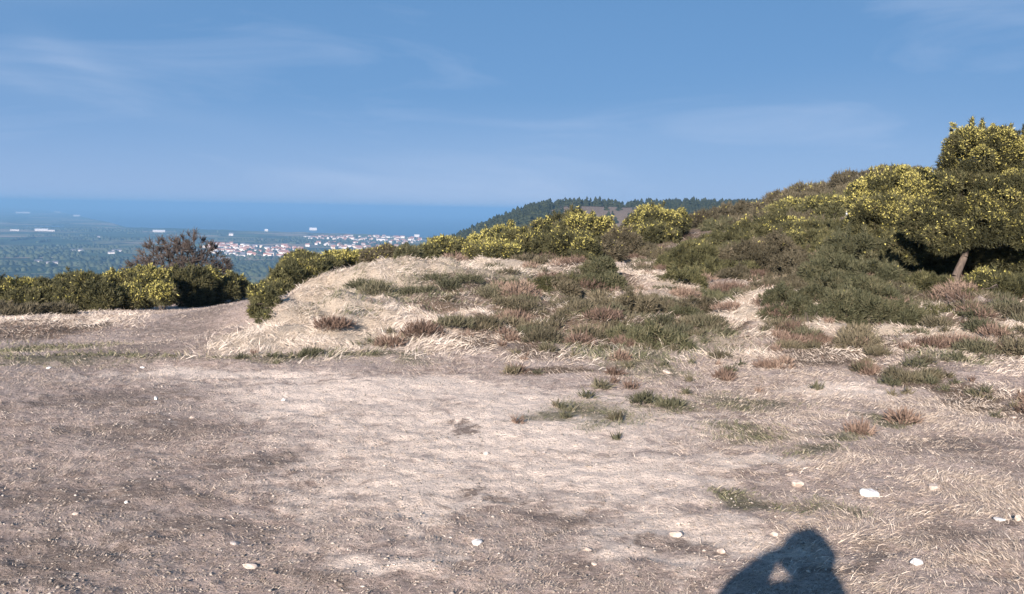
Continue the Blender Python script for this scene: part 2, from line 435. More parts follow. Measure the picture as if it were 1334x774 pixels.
def ground_mat():
    m_, n, b = mat('hill_ground')
    g = n.nodes.new('ShaderNodeNewGeometry'); pos = g.outputs['Position']
    def at(nm):
        a = n.nodes.new('ShaderNodeAttribute'); a.attribute_name = nm; return a.outputs['Fac']
    fine = noise(n, pos, 38, 8, 0.75)
    spk = noise(n, pos, 75, 3, 0.8)
    mid = noise(n, pos, 6.5, 7, 0.65, 0.4)
    big = noise(n, pos, 0.9, 5, 0.55, 0.3)
    soil = mixc(n, mapr(n, mid, 0.32, 0.68), (0.30, 0.228, 0.19), (0.70, 0.565, 0.485))
    soil = mixc(n, mapr(n, big, 0.35, 0.7), soil, (0.58, 0.475, 0.41))
    # pale dry sandy wear
    brk = mth(n, 'ADD', at('pale'), mth(n, 'MULTIPLY', mth(n, 'SUBTRACT', mid, 0.5), 2.4))
    c = mixc(n, mapr(n, brk, 0.15, 0.95), soil, (0.97, 0.82, 0.68))
    brk2 = mth(n, 'ADD', at('dirt'), mth(n, 'MULTIPLY', mth(n, 'SUBTRACT', mid, 0.5), 3.2))
    c = mixc(n, mapr(n, brk2, 0.35, 0.9), c, (0.30, 0.24, 0.20))
    brk3 = mth(n, 'ADD', at('green'), mth(n, 'MULTIPLY', mth(n, 'SUBTRACT', mid, 0.5), 1.2))
    c = mixc(n, mapr(n, brk3, 0.2, 0.9, 0.0, 0.9), c, (0.125, 0.125, 0.07))
    brk4 = mth(n, 'ADD', at('heathy'), mth(n, 'MULTIPLY', mth(n, 'SUBTRACT', mid, 0.5), 1.1))
    c = mixc(n, mapr(n, brk4, 0.3, 0.8), c, (0.13, 0.095, 0.065))
    # grain of grit and dead thatch
    soft = mth(n, 'SUBTRACT', 1.0, mth(n, 'MULTIPLY', at('pale'), 0.75))
    c = mixc(n, mth(n, 'MULTIPLY', soft, mapr(n, fine, 0.36, 0.56, 0.6, 0.0)), c, (0.15, 0.122, 0.10))
    fib = n.nodes.new('ShaderNodeMapping'); fib.inputs['Scale'].default_value = (7, 22, 10); n.links.new(pos, fib.inputs[0])
    streak = noise(n, fib.outputs[0], 1.0, 6, 0.7, 0.8)
    c = mixc(n, mth(n, 'MULTIPLY', soft, mapr(n, streak, 0.54, 0.68, 0.0, 0.5)), c, (0.22, 0.18, 0.15))
    c = mixc(n, mapr(n, streak, 0.34, 0.46, 0.45, 0.0), c, (0.70, 0.615, 0.52))
    c = mixc(n, mapr(n, mth(n, 'ADD', at('straw'), mth(n, 'MULTIPLY', mth(n, 'SUBTRACT', mid, 0.5), 0.8)), 0.3, 0.8), c, (0.50, 0.425, 0.33))
    c = mixc(n, mapr(n, fine, 0.60, 0.75, 0.0, 0.6), c, (0.70, 0.63, 0.54))
    c = mixc(n, mapr(n, spk, 0.60, 0.70, 0.0, 0.65), c, (0.80, 0.72, 0.63))
    c = mixc(n, mth(n, 'MULTIPLY', soft, mapr(n, spk, 0.30, 0.40, 0.8, 0.0)), c, (0.17, 0.14, 0.12))
    n.links.new(c, b.inputs['Base Color'])
    b.inputs['Roughness'].default_value = 0.95
    b.inputs['Specular IOR Level'].default_value = 0.1
    bp = n.nodes.new('ShaderNodeBump'); bp.inputs['Strength'].default_value = 1.0; bp.inputs['Distance'].default_value = 0.045
    n.links.new(mth(n, 'ADD', fine, mth(n, 'MULTIPLY', mid, 1.5)), bp.inputs['Height'])
    n.links.new(bp.outputs[0], b.inputs['Normal'])
    return m_
M['ground'] = ground_mat()

def farm_mat():
    m_, n, b = mat('farm_fields')
    g = n.nodes.new('ShaderNodeNewGeometry')
    mp_ = n.nodes.new('ShaderNodeMapping'); mp_.inputs['Rotation'].default_value = (0, 0, 0.35)
    mp_.inputs['Scale'].default_value = (1 / 330.0, 1 / 210.0, 0.0)
    n.links.new(g.outputs['Position'], mp_.inputs[0])
    v = n.nodes.new('ShaderNodeTexVoronoi'); v.distance = 'CHEBYCHEV'; v.inputs['Scale'].default_value = 1.0
    v.inputs['Randomness'].default_value = 0.85
    v2 = n.nodes.new('ShaderNodeTexVoronoi'); v2.feature = 'DISTANCE_TO_EDGE'; v2.inputs['Scale'].default_value = 1.0
    v2.inputs['Randomness'].default_value = 0.85
    n.links.new(mp_.outputs[0], v.inputs['Vector']); n.links.new(mp_.outputs[0], v2.inputs['Vector'])
    sp = n.nodes.new('ShaderNodeSeparateColor'); n.links.new(v.outputs['Color'], sp.inputs[0])
    r = ramp(n, [(0.0, (0.04, 0.065, 0.03)), (0.25, (0.09, 0.14, 0.05)), (0.5, (0.055, 0.085, 0.045)), (0.7, (0.16, 0.16, 0.085)), (0.85, (0.30, 0.24, 0.16)), (1.0, (0.40, 0.34, 0.24))])
    r.color_ramp.interpolation = 'CONSTANT'
    n.links.new(sp.outputs[0], r.inputs['Fac'])
    c = mixc(n, mapr(n, v2.outputs['Distance'], 0.02, 0.06, 1.0, 0.0), r.outputs[0], (0.025, 0.038, 0.02))
    nn = noise(n, g.outputs['Position'], 0.0016, 6, 0.6, 0.5)
    c = mixc(n, mapr(n, nn, 0.56, 0.66), c, (0.03, 0.045, 0.025))
    n.links.new(c, b.inputs['Base Color'])
    b.inputs['Roughness'].default_value = 0.95; b.inputs['Specular IOR Level'].default_value = 0.05
    return m_
M['farm'] = farm_mat()

def sea_mat():
    m_, n, b = mat('sea_water')
    b.inputs['Base Color'].default_value = (0.035, 0.115, 0.20, 1)
    b.inputs['Roughness'].default_value = 0.38
    b.inputs['IOR'].default_value = 1.33
    g = n.nodes.new('ShaderNodeNewGeometry')
    a = noise(n, g.outputs['Position'], 0.02, 4, 0.6)
    bp = n.nodes.new('ShaderNodeBump'); bp.inputs['Strength'].default_value = 0.5; bp.inputs['Distance'].default_value = 4.0
    n.links.new(a, bp.inputs['Height']); n.links.new(bp.outputs[0], b.inputs['Normal'])
    return m_
M['sea'] = sea_mat()

# ------------------------------------------------------------------ world-laid patches
def ellipse(px, py, hw, hh):
    c = hit(px, py); t = hit(px, py - hh); bt = hit(px, py + hh)
    return (c[0], c[1], hw / FPX * c[1], max(0.08, (t[1] - bt[1]) / 2))

PATCH = {
    'pale': [ellipse(*e) for e in [(670, 545, 230, 46), (600, 560, 240, 70), (600, 640, 200, 40), (430, 510, 170, 24), (800, 620, 160, 40), (900, 690, 160, 30), (560, 505, 170, 14), (660, 525, 90, 24), (720, 570, 80, 30), (780, 625, 75, 22), (690, 590, 80, 26),
             (480, 500, 110, 14), (400, 530, 90, 18), (600, 640, 110, 16), (560, 590, 70, 22), (860, 660, 70, 16), (930, 630, 80, 10),
             (1080, 508, 50, 8), (830, 730, 50, 18), (600, 680, 120, 12), (520, 720, 60, 14), (900, 745, 30, 14), (300, 490, 160, 8), (360, 440, 40, 14),
             (470, 425, 110, 28), (600, 415, 80, 22), (960, 403, 45, 18), (850, 345, 60, 8), (1000, 610, 60, 8)]],
    'dirt': [ellipse(*e) for e in [(235, 428, 80, 12), (262, 408, 50, 6), (200, 450, 110, 8), (780, 742, 45, 20), (720, 690, 70, 14), (640, 660, 60, 10), (900, 715, 60, 14), (1130, 730, 60, 18),
             (150, 640, 140, 20), (60, 720, 90, 40), (250, 690, 120, 24), (270, 650, 50, 10), (320, 600, 100, 10), (190, 560, 120, 14), (130, 520, 120, 12),
             (1270, 590, 70, 20), (1210, 700, 80, 20), (420, 745, 80, 12), (590, 560, 40, 12)]],
    'green': [ellipse(*e) for e in [(960, 520, 50, 12), (940, 565, 45, 14), (1080, 578, 60, 9), (1060, 600, 60, 8), (1010, 652, 34, 12), (760, 540, 60, 9), (860, 530, 50, 8),
             (820, 460, 70, 22), (860, 480, 50, 10), (900, 440, 60, 14), (740, 430, 40, 10), (540, 375, 70, 22), (480, 372, 40, 16), (620, 365, 70, 16), (700, 380, 50, 14), (760, 400, 40, 14),
             (1120, 430, 50, 16), (1230, 470, 40, 10), (420, 465, 80, 5), (120, 466, 180, 4), (60, 455, 80, 4), (510, 460, 60, 5), (1140, 550, 50, 6), (980, 580, 30, 8),
             (440, 400, 40, 12), (520, 440, 40, 6)]],
    'heathy': [ellipse(*e) for e in [(700, 430, 130, 26), (560, 392, 60, 12), (830, 440, 90, 24), (1090, 450, 110, 18), (930, 430, 40, 12), (650, 380, 90, 14), (60, 430, 80, 10), (740, 400, 60, 20), (1060, 470, 60, 14), (1180, 490, 70, 16), (1280, 520, 60, 24), (700, 452, 50, 10), (620, 440, 50, 8), (660, 400, 60, 12), (800, 425, 60, 18), (780, 360, 60, 12),
             (900, 350, 60, 24), (1000, 340, 120, 30), (1180, 380, 100, 20), (1280, 410, 60, 16), (40, 420, 60, 8), (1300, 460, 50, 14), (590, 385, 40, 14), (720, 480, 60, 6)]],
}

def mask(kind, x, y):
    v = np.zeros_like(x)
    wx = x + (fbm(x * 1.5, y * 1.5, 40, 3) - 0.5) * 0.9
    wy = y + (fbm(x * 1.5, y * 1.5, 50, 3) - 0.5) * 0.9
    for cx, cy, rx, ry in PATCH[kind]:
        d = ((wx - cx) / rx) ** 2 + ((wy - cy) / ry) ** 2
        v = np.maximum(v, np.exp(-d * 0.75))
    return v

# ------------------------------------------------------------------ the ground sheet
TRACK = np.array([hit(*p)[:2] for p in [(300, 520), (250, 470), (240, 440), (250, 415), (270, 402), (285, 396)]])
th = np.radians(np.concatenate([np.arange(-180, -44, 2.0), np.arange(-44, 44, 0.13), np.arange(44, 180, 2.0)]))
rad = np.concatenate([[0.3, 1.0, 1.8], np.geomspace(2.4, 60, 430), np.geomspace(62, 1320, 90)])
TH, RD = np.meshgrid(th, rad)
gx, gy = (RD * np.sin(TH)).ravel(), (RD * np.cos(TH)).ravel()
gz = zg(gx, gy)
na, nr = len(th), len(rad)
ii, jj = np.meshgrid(np.arange(nr - 1), np.arange(na), indexing='ij')
a_ = (ii * na + jj).ravel(); b_ = (ii * na + (jj + 1) % na).ravel()
c_ = ((ii + 1) * na + (jj + 1) % na).ravel(); d_ = ((ii + 1) * na + jj).ravel()
near = np.hypot(gx, gy) < 70
attrs = {}
for k in PATCH:
    v = np.zeros(len(gx)); v[near] = mask(k, gx[near], gy[near]); attrs[k] = v
# slopes that lie outside the worn clearing are heath
hr = np.hypot(gx, gy)
attrs['straw'] = np.zeros(len(gx)); hz = sstep(16, 26, hr) * sstep(-2.5, 0.5, gx - 0.0 * gy) + sstep(34, 46, hr)
attrs['heathy'] = np.maximum(attrs['heathy'], np.clip(hz, 0, 1) * 0.8)
attrs['straw'][near] = 0.9 * sstep(8.6, 11.0, gy[near] + 2.2 * (fbm(gx[near] * .8, gy[near] * .8, 12) - .5)) * sstep(-3.9, -3.2, gx[near]) * (1 - sstep(18, 26, hr[near])) * (1 - mask('heathy', gx[near], gy[near]))
me = mesh_np('ground', np.c_[gx, gy, gz], np.c_[a_, d_, c_, b_], M['ground'], attrs, smooth=True)
cap = len(me.vertices)
ground = link('ground', me)
tag(ground, kind='structure')

# ------------------------------------------------------------------ plain, sea, haze
SEA, PLAIN = -150.0, -148.0
coast = [(-300, 266), (-60, 267), (14, 269.5), (60, 274), (112, 283.5), (165, 295), (230, 297), (330, 300), (400, 302), (470, 304), (545, 308), (600, 311), (680, 316), (760, 330), (900, 345)]
ca, cr_ = [], []
for a, b in coast:
    q = onplane(a, b, PLAIN); ca.append(math.atan2(q[0], q[1])); cr_.append(math.hypot(q[0], q[1]))
fa = np.radians(np.arange(-60, 40.01, 0.1))
fr = np.interp(fa, ca, cr_)
fr = fr * (1 + 0.05 * (fbm(fa * 60, fa * 0, 77) - 0.5))
nt_ = 60
T = np.linspace(0, 1, nt_)
FX, FY = [], []
R1 = 1250.0
RR = R1 * (fr[None, :] / R1) ** T[:, None]
fx, fy = (RR * np.sin(fa)[None]).ravel(), (RR * np.cos(fa)[None]).ravel()
fz = np.full(len(fx), PLAIN) + (fbm(fx / 900, fy / 900, 90) - 0.5) * 8 * np.repeat(np.sin(np.clip(T, 0, 1) * math.pi), len(fa))
fz = fz - np.repeat((T > 0.995) * 3.5, len(fa))
nf = len(fa)
ii, jj = np.meshgrid(np.arange(nt_ - 1), np.arange(nf - 1), indexing='ij')
q0 = (ii * nf + jj).ravel()
tag(link('farmland', mesh_np('farmland', np.c_[fx, fy, fz], np.c_[q0, q0 + nf, q0 + nf + 1, q0 + 1], M['farm'], smooth=True)), kind='structure')

sr = np.array([0.0, 3000, 12000, 40000, 110000])
sa = np.radians(np.arange(0, 360, 2.5))
SV = [[0, 0, SEA]] + [[r * math.sin(t), r * math.cos(t), SEA] for r in sr[1:] for t in sa]
SF = []
ns = len(sa)
me = bpy.data.meshes.new('sea')
faces = [(0, 1 + (k + 1) % ns, 1 + k) for k in range(ns)]
for i in range(3):
    for k in range(ns):
        faces.append((1 + i * ns + k, 1 + i * ns + (k + 1) % ns, 1 + (i + 1) * ns + (k + 1) % ns, 1 + (i + 1) * ns + k))
me.from_pydata(SV, [], faces); me.materials.append(M['sea'])
tag(link('sea', me), kind='structure')

hb = 125000.0
hm, hn, hbs = mat('haze_air')
hn.nodes.remove(hbs)
pv = hn.nodes.new('ShaderNodeVolumePrincipled')
pv.inputs['Color'].default_value = (0.205, 0.41, 0.66, 1)
pv.inputs['Density'].default_value = 1.9e-4
pv.inputs['Anisotropy'].default_value = 0.0
hn.links.new(pv.outputs[0], hn.nodes['Material Output'].inputs['Volume'])
me = bpy.data.meshes.new('haze')
z0, z1 = SEA - 2, 30.0
me.from_pydata([(x, y, z) for z in (z0, z1) for x, y in ((-hb, -hb), (hb, -hb), (hb, hb), (-hb, hb))], [],
               [(3, 2, 1, 0), (4, 5, 6, 7), (0, 1, 5, 4), (1, 2, 6, 5), (2, 3, 7, 6), (3, 0, 4, 7)])
me.materials.append(hm)
tag(link('haze', me), 'pale blue haze over the plain and the sea', 'haze', kind='stuff')

# ------------------------------------------------------------------ conifer wood on the far hill
def cones(pts, hts, tiers=3, n=7):
    V, F, A = [], [], []
    base = 0
    for (x, y, z), h in zip(pts, hts):
        v = RNG.random()
        for t in range(tiers):
            zb = z + h * (0.08 + 0.30 * t); zt = z + h * (0.50 + 0.25 * t)
            rr = h * (0.32 + 0.25 * v) * (1 - 0.27 * t)
            ang = np.arange(n) * 2 * math.pi / n + RNG.random() * 6
            rj = rr * RNG.uniform(0.65, 1.25, n)
            V.append(np.c_[x + rj * np.cos(ang), y + rj * np.sin(ang), zb + RNG.uniform(-0.1, 0.05, n) * h])
            V.append([[x, y, min(zt, z + h)]])
            k = np.arange(n)
            F.append(np.c_[base + k, base + (k + 1) % n, np.full(n, base + n)])
            A.append(np.clip(v + RNG.uniform(-0.3, 0.3, n + 1), 0, 1))
            base += n + 1
    return np.concatenate(V), np.concatenate(F), np.concatenate(A)

cx = RNG.uniform(-230, 420, 9000); cy = RNG.uniform(690, 960, 9000)
keep = np.ones(9000, bool)
_wx = cx + 22 * (fbm(cx / 18, cy / 18, 70) - .5)
clear = (_wx > 40) & (_wx < 128) & (cy < 880 + 24 * (fbm(cx / 9, cy / 50, 71) - .5)) & (RNG.random(9000) > .07)
keep &= ~clear
keep &= fbm(cx / 25, cy / 25, 61) > 0.33
cx, cy = cx[keep][:6000], cy[keep][:6000]
cz = zg(cx, cy) - 0.3
V, F, A = cones(np.c_[cx, cy, cz], 3.0 + 6.5 * RNG.random(len(cx)) * (0.45 + fbm(cx / 14, cy / 14, 66)))
tag(link('conifer_wood', mesh_np('conifer_wood', V, F, M['pine'], {'v': A})), 'dark conifer wood covering the far hill beyond the gorse', 'wood', kind='stuff')

# hedgerow trees over the farmland
def blobs(pts, sx, sz, n=6):
    V, F, A = [], [], []; base = 0
    for (x, y, z), a, b in zip(pts, sx, sz):
        v = RNG.random()
        ang = np.arange(n) * 2 * math.pi / n + RNG.random()
        j = RNG.uniform(0.75, 1.2, n)
        V += [np.c_[x + a * .8 * j * np.cos(ang), y + a * .8 * j * np.sin(ang), np.full(n, z)],
              np.c_[x + a * j * np.cos(ang), y + a * j * np.sin(ang), z + b * RNG.uniform(.4, .65, n)],
              [[x, y, z + b]]]
        k = np.arange(n); k1 = (k + 1) % n
        F += [np.c_[base + k, base + k1, base + n + k1], np.c_[base + k, base + n + k1, base + n + k], np.c_[base + n + k, base + n + k1, np.full(n, base + 2 * n)]]
        A.append(np.clip(v + RNG.uniform(-.15, .15, 2 * n + 1), 0, 1)); base += 2 * n + 1
    return np.concatenate(V), np.concatenate(F), np.concatenate(A)
pts = []
for k in range(120):
    px = RNG.uniform(-150, 640); py = RNG.uniform(298, 372)
    q = onplane(px, py, PLAIN)
    if py < np.interp(px, [c[0] for c in coast], [c[1] for c in coast]) + 3: continue
    L = RNG.uniform(60, 420); a = 0.35 + (math.pi / 2 if RNG.random() < .35 else 0) + RNG.normal(0, .12)
    for s in np.arange(0, L, 11.0):
        if RNG.random() < 0.8: pts.append((q[0] + math.cos(a) * (s - L / 2) + RNG.normal(0, 2), q[1] + math.sin(a) * (s - L / 2) + RNG.normal(0, 2), PLAIN - 2))
for px, py, hw, hd, n in [(330, 345, 60, 40, 200), (300, 352, 40, 30, 120), (120, 338, 60, 25, 90), (450, 318, 80, 30, 160), (150, 312, 60, 50, 110), (60, 330, 50, 30, 70), (400, 314, 90, 40, 160), (335, 328, 62, 110, 150), (470, 311, 70, 120, 120), (460, 321, 60, 60, 60), (120, 300, 80, 90, 120)]:
    q = onplane(px, py, PLAIN)
    for k in range(n):
        pts.append((q[0] + RNG.normal(0, hw / FPX * q[1] * .6), q[1] + RNG.normal(0, hd), PLAIN - 2))
V, F, A = blobs(pts, RNG.uniform(5, 9, len(pts)), RNG.uniform(7, 14, len(pts)))
tag(link('hedgerow_trees', mesh_np('hedgerow_trees', V, F, M['hedge'], {'v': A})), 'dark hedgerows and tree belts between the fields of the plain', 'trees', kind='stuff')

# ------------------------------------------------------------------ houses of the plain
def box_faces(o=0):
    return [(o, o + 3, o + 2, o + 1), (o + 4, o + 5, o + 6, o + 7), (o, o + 1, o + 5, o + 4), (o + 1, o + 2, o + 6, o + 5), (o + 2, o + 3, o + 7, o + 6), (o + 3, o, o + 4, o + 7)]
def gable_wall(l, w, h, rh):
    v = [(-l / 2, -w / 2, 0), (l / 2, -w / 2, 0), (l / 2, w / 2, 0), (-l / 2, w / 2, 0), (-l / 2, -w / 2, h), (l / 2, -w / 2, h), (l / 2, w / 2, h), (-l / 2, w / 2, h), (-l / 2, 0, h + rh), (l / 2, 0, h + rh)]
    f = [(0, 3, 2, 1), (0, 1, 5, 4), (2, 3, 7, 6), (1, 2, 6, 9, 5), (3, 0, 4, 8, 7)]
    return v, f
def gable_roof(l, w, h, rh, e=0.4, t=0.25):
    s = rh / (w / 2)
    v, f = [], []
    for sg in (-1, 1):
        o = len(v)
        a = (sg * (w / 2 + e), h - s * e + 0.05)
        for x in (-l / 2 - e, l / 2 + e):
            v += [(x, a[0], a[1]), (x, 0, h + rh + 0.05), (x, 0, h + rh + 0.05 + t), (x, a[0], a[1] + t)]
        f += [(o, o + 1, o + 5, o + 4), (o + 2, o + 3, o + 7, o + 6), (o + 3, o, o + 4, o + 7), (o, o + 3, o + 2, o + 1), (o + 4, o + 5, o + 6, o + 7)]
    return v, f
def windows_mesh(l, w, h, n, fl=2):
    v, f = [], []
    for sg in (-1, 1):
        for k in range(n):
            for q in range(fl):
                x = -l / 2 + l * (k + .5) / n; z = 0.9 + q * (h / fl)
                o = len(v)
                for yy in (sg * w / 2, sg * (w / 2 + 0.06)):
                    v += [(x - .6, yy, z), (x + .6, yy, z), (x + .6, yy, z + 1.3), (x - .6, yy, z + 1.3)]
                f += box_faces(o)
    return v, f
def pyme(name, vf, mt):
    me_ = bpy.data.meshes.new(name); me_.from_pydata(vf[0], [], vf[1]); me_.materials.append(mt); me_.update(); return me_

protos = []
for i, (l, w, h, rh, wm, rm) in enumerate([(13, 9, 6.0, 3.2, 'render_white', 'roof_red'), (16, 9, 6.0, 3.4, 'render_white', 'roof_slate'), (12, 9, 5.5, 3.5, 'render_cream', 'roof_red'),
                                           (22, 10, 8.5, 2.8, 'render_white', 'roof_red'), (14, 10, 9.0, 2.5, 'render_cream', 'roof_slate'), (18, 9, 4.5, 3.2, 'render_grey', 'roof_red')]):
    protos.append((pyme('house_wall', gable_wall(l, w, h, rh), M[wm]), pyme('house_roof', gable_roof(l, w, h, rh), M[rm]), pyme('house_window', windows_mesh(l, w, h, max(3, int(l / 3.5))), M['glass_dark'])))
_placed = []
def place_house(q, pi, rz, label, cat, group, sc=1.0, full=False):
    e = bpy.data.objects.new('house', None); COL.objects.link(e)
    e.location = (q[0], q[1], PLAIN - 0.4); e.rotation_euler = (0, 0, rz); e.scale = (sc, sc, sc)
    tag(e, label, cat, group)
    link('wall', protos[pi][0], e); link('roof', protos[pi][1], e)
    if full: link('windows', protos[pi][2], e)['kind'] = 'stuff'
    return e
def free(q, d):
    for a in _placed:
        if (a[0] - q[0]) ** 2 + (a[1] - q[1]) ** 2 < d * d: return False
    _placed.append((q[0], q[1])); return True
TOWN = [(335, 328, 62, 7, 105, 'small pale house with a pitched roof packed into the nearer town on the plain', 'houses of the nearer town'),
        (300, 322, 36, 4, 25, 'small pale house with a pitched roof packed into the nearer town on the plain', 'houses of the nearer town'),
        (460, 321, 60, 4.5, 45, 'small pale house in the farther coastal town below the sea', 'houses of the coastal town'),
        (470, 311, 66, 3, 60, 'small pale house in the farther coastal town below the sea', 'houses of the coastal town'),
        (530, 314, 22, 4, 24, 'small pale house in the farther coastal town below the sea', 'houses of the coastal town')]
for px, py, hw, hh, n, lab, grp in TOWN:
    c = 0; tries = 0
    while c < n and tries < 4000:
        tries += 1
        a, b = RNG.uniform(-1, 1), RNG.uniform(-1, 1)
        if abs(a) > 1 or a * a + b * b > 1.1: continue
        q = onplane(px + a * hw, py + b * hh, PLAIN)
        if not free(q, 17): continue
        place_house(q, RNG.choice([0, 0, 1, 2, 3, 4, 5]), RNG.choice([0.35, 0.35 + math.pi / 2, 0.0, -0.3]) + RNG.normal(0, .08), lab, 'house', grp, RNG.uniform(0.9, 1.25))
        c += 1
FARMS = [((207, 302.5), 4.4, 'barn', 0, 'long low white industrial shed standing alone in the fields above the bare tree', 58, 22, 9, 3),
         ((152, 329.5), 0, 'farm', 0.2, '', 26, 13, 8, 3), ((145, 331), 0, 'x', 0, '', 18, 10, 6, 3), ((68, 345.5), 0, 'x', 0, '', 24, 12, 7, 3),
         ((54, 301), 0, 'x', 0, '', 60, 18, 9, 3), ((67, 301.5), 0, 'x', 0, '', 30, 14, 8, 3), ((19, 300.8), 0, 'x', 0, '', 40, 14, 8, 2),
         ((95, 328.5), 0, 'x', 0, '', 14, 9, 6, 3), ((105, 328), 0, 'x', 0, '', 14, 9, 6, 3), ((75, 277), 0, 'x', 0, '', 80, 25, 12, 4), ((30, 278), 0, 'x', 0, '', 150, 40, 14, 5),
         ((100, 282), 0, 'x', 0, '', 60, 25, 12, 4), ((408, 300), 0, 'x', 0, '', 44, 18, 12, 4), ((347, 301.5), 0, 'x', 0, '', 18, 11, 9, 4), ((301, 307), 0, 'x', 0, '', 20, 11, 10, 5),
         ((497, 315), 0, 'x', 0, '', 34, 16, 13, 4), ((50, 343), 0, 'x', 0, '', 16, 10, 6, 3), ((130, 310), 0, 'x', 0, '', 20, 11, 6, 3), ((400, 310), 0, 'x', 0, '', 30, 13, 9, 3), ((543, 308.5), 0, 'x', 0, '', 26, 14, 12, 2)]
FLAB = ['long low white industrial shed in the fields above the bare tree', 'white farmhouse, the larger of the close pair left of the bare tree',
        'small white outbuilding at the left side of the farmhouse beside the bare tree', 'white farmhouse just above the flowering hedge, nearest one on the plain',
        'long white building on the pale strip far left, beside a shorter shed', 'shorter white shed at the right end of the long white building on the far left',
        'low white building at the left edge of the plain', 'small white cottage, left one of two between the farms', 'small white cottage, right one of two between the farms',
        'pale building on the far headland, in the middle of three', 'widest pale building on the far headland, at its left end', 'pale building at the right tip of the far headland',
        'white hall with a bright roof on the shoreline against the sea', 'small white house alone by the shore left of the bright hall', 'tall narrow white house rising out of the fields just above the nearer town',
        'big white block standing out at the right of the coastal town', 'small grey-roofed barn left of the nearest white farmhouse', 'small white house in the dark woods of the plain above the cottages',
        'white warehouse at the left end of the coastal town', 'white block at the right end of the coastal town on the shore']
for (pp, *_r), lab in zip(FARMS, FLAB):
    l, w, h, rh = _r[-4:]
    q = onplane(*pp, PLAIN)
    cat = 'shed' if ('shed' in lab or 'warehouse' in lab) else 'house' if 'house' in lab or 'cottage' in lab else 'barn' if 'barn' in lab else 'building'
    e = bpy.data.objects.new({'shed': 'shed', 'house': 'farmhouse', 'barn': 'barn', 'building': 'building'}[cat], None); COL.objects.link(e)
    e.location = (q[0], q[1], PLAIN - 0.4); e.rotation_euler = (0, 0, -math.atan2(q[0], q[1]) + RNG.uniform(-.15, .15))
    tag(e, lab, cat)
    link('wall', pyme('wall', gable_wall(l, w, h, rh), M['render_white']), e)
    rm = 'roof_white' if l > 40 or 'hall' in lab else 'roof_slate'
    link('roof', pyme('roof', gable_roof(l, w, h, rh), M[rm]), e)
    o = link('windows', pyme('windows', windows_mesh(l, w, h, int(l / 4)), M['glass_dark']), e); o['kind'] = 'stuff'

# ------------------------------------------------------------------ bushes
def rnd_dirs(n):
    return unit(RNG.normal(size=(n, 3)))

def spikes(pts, nrm, L, wid, spread, up, k):
    """k narrow leaf-blade triangles at every point"""
    n = len(pts)
    p = np.repeat(pts, k, 0); d = np.repeat(nrm, k, 0)
    d = unit(d + np.array([0, 0, up]) + RNG.normal(size=(n * k, 3)) * spread)
    side = unit(np.cross(d, RNG.normal(size=(n * k, 3))))
    l = L * (0.55 + 0.75 * RNG.random((n * k, 1)) + 0.8 * RNG.random((n * k, 1)) ** 7); w = wid * RNG.uniform(0.7, 1.3, (n * k, 1))
    p = p + RNG.normal(size=p.shape) * L * 0.18
    V = np.stack([p - side * w / 2, p + side * w / 2, p + d * l], 1).reshape(-1, 3)
    F = np.arange(len(V)).reshape(-1, 3)
    return V, F

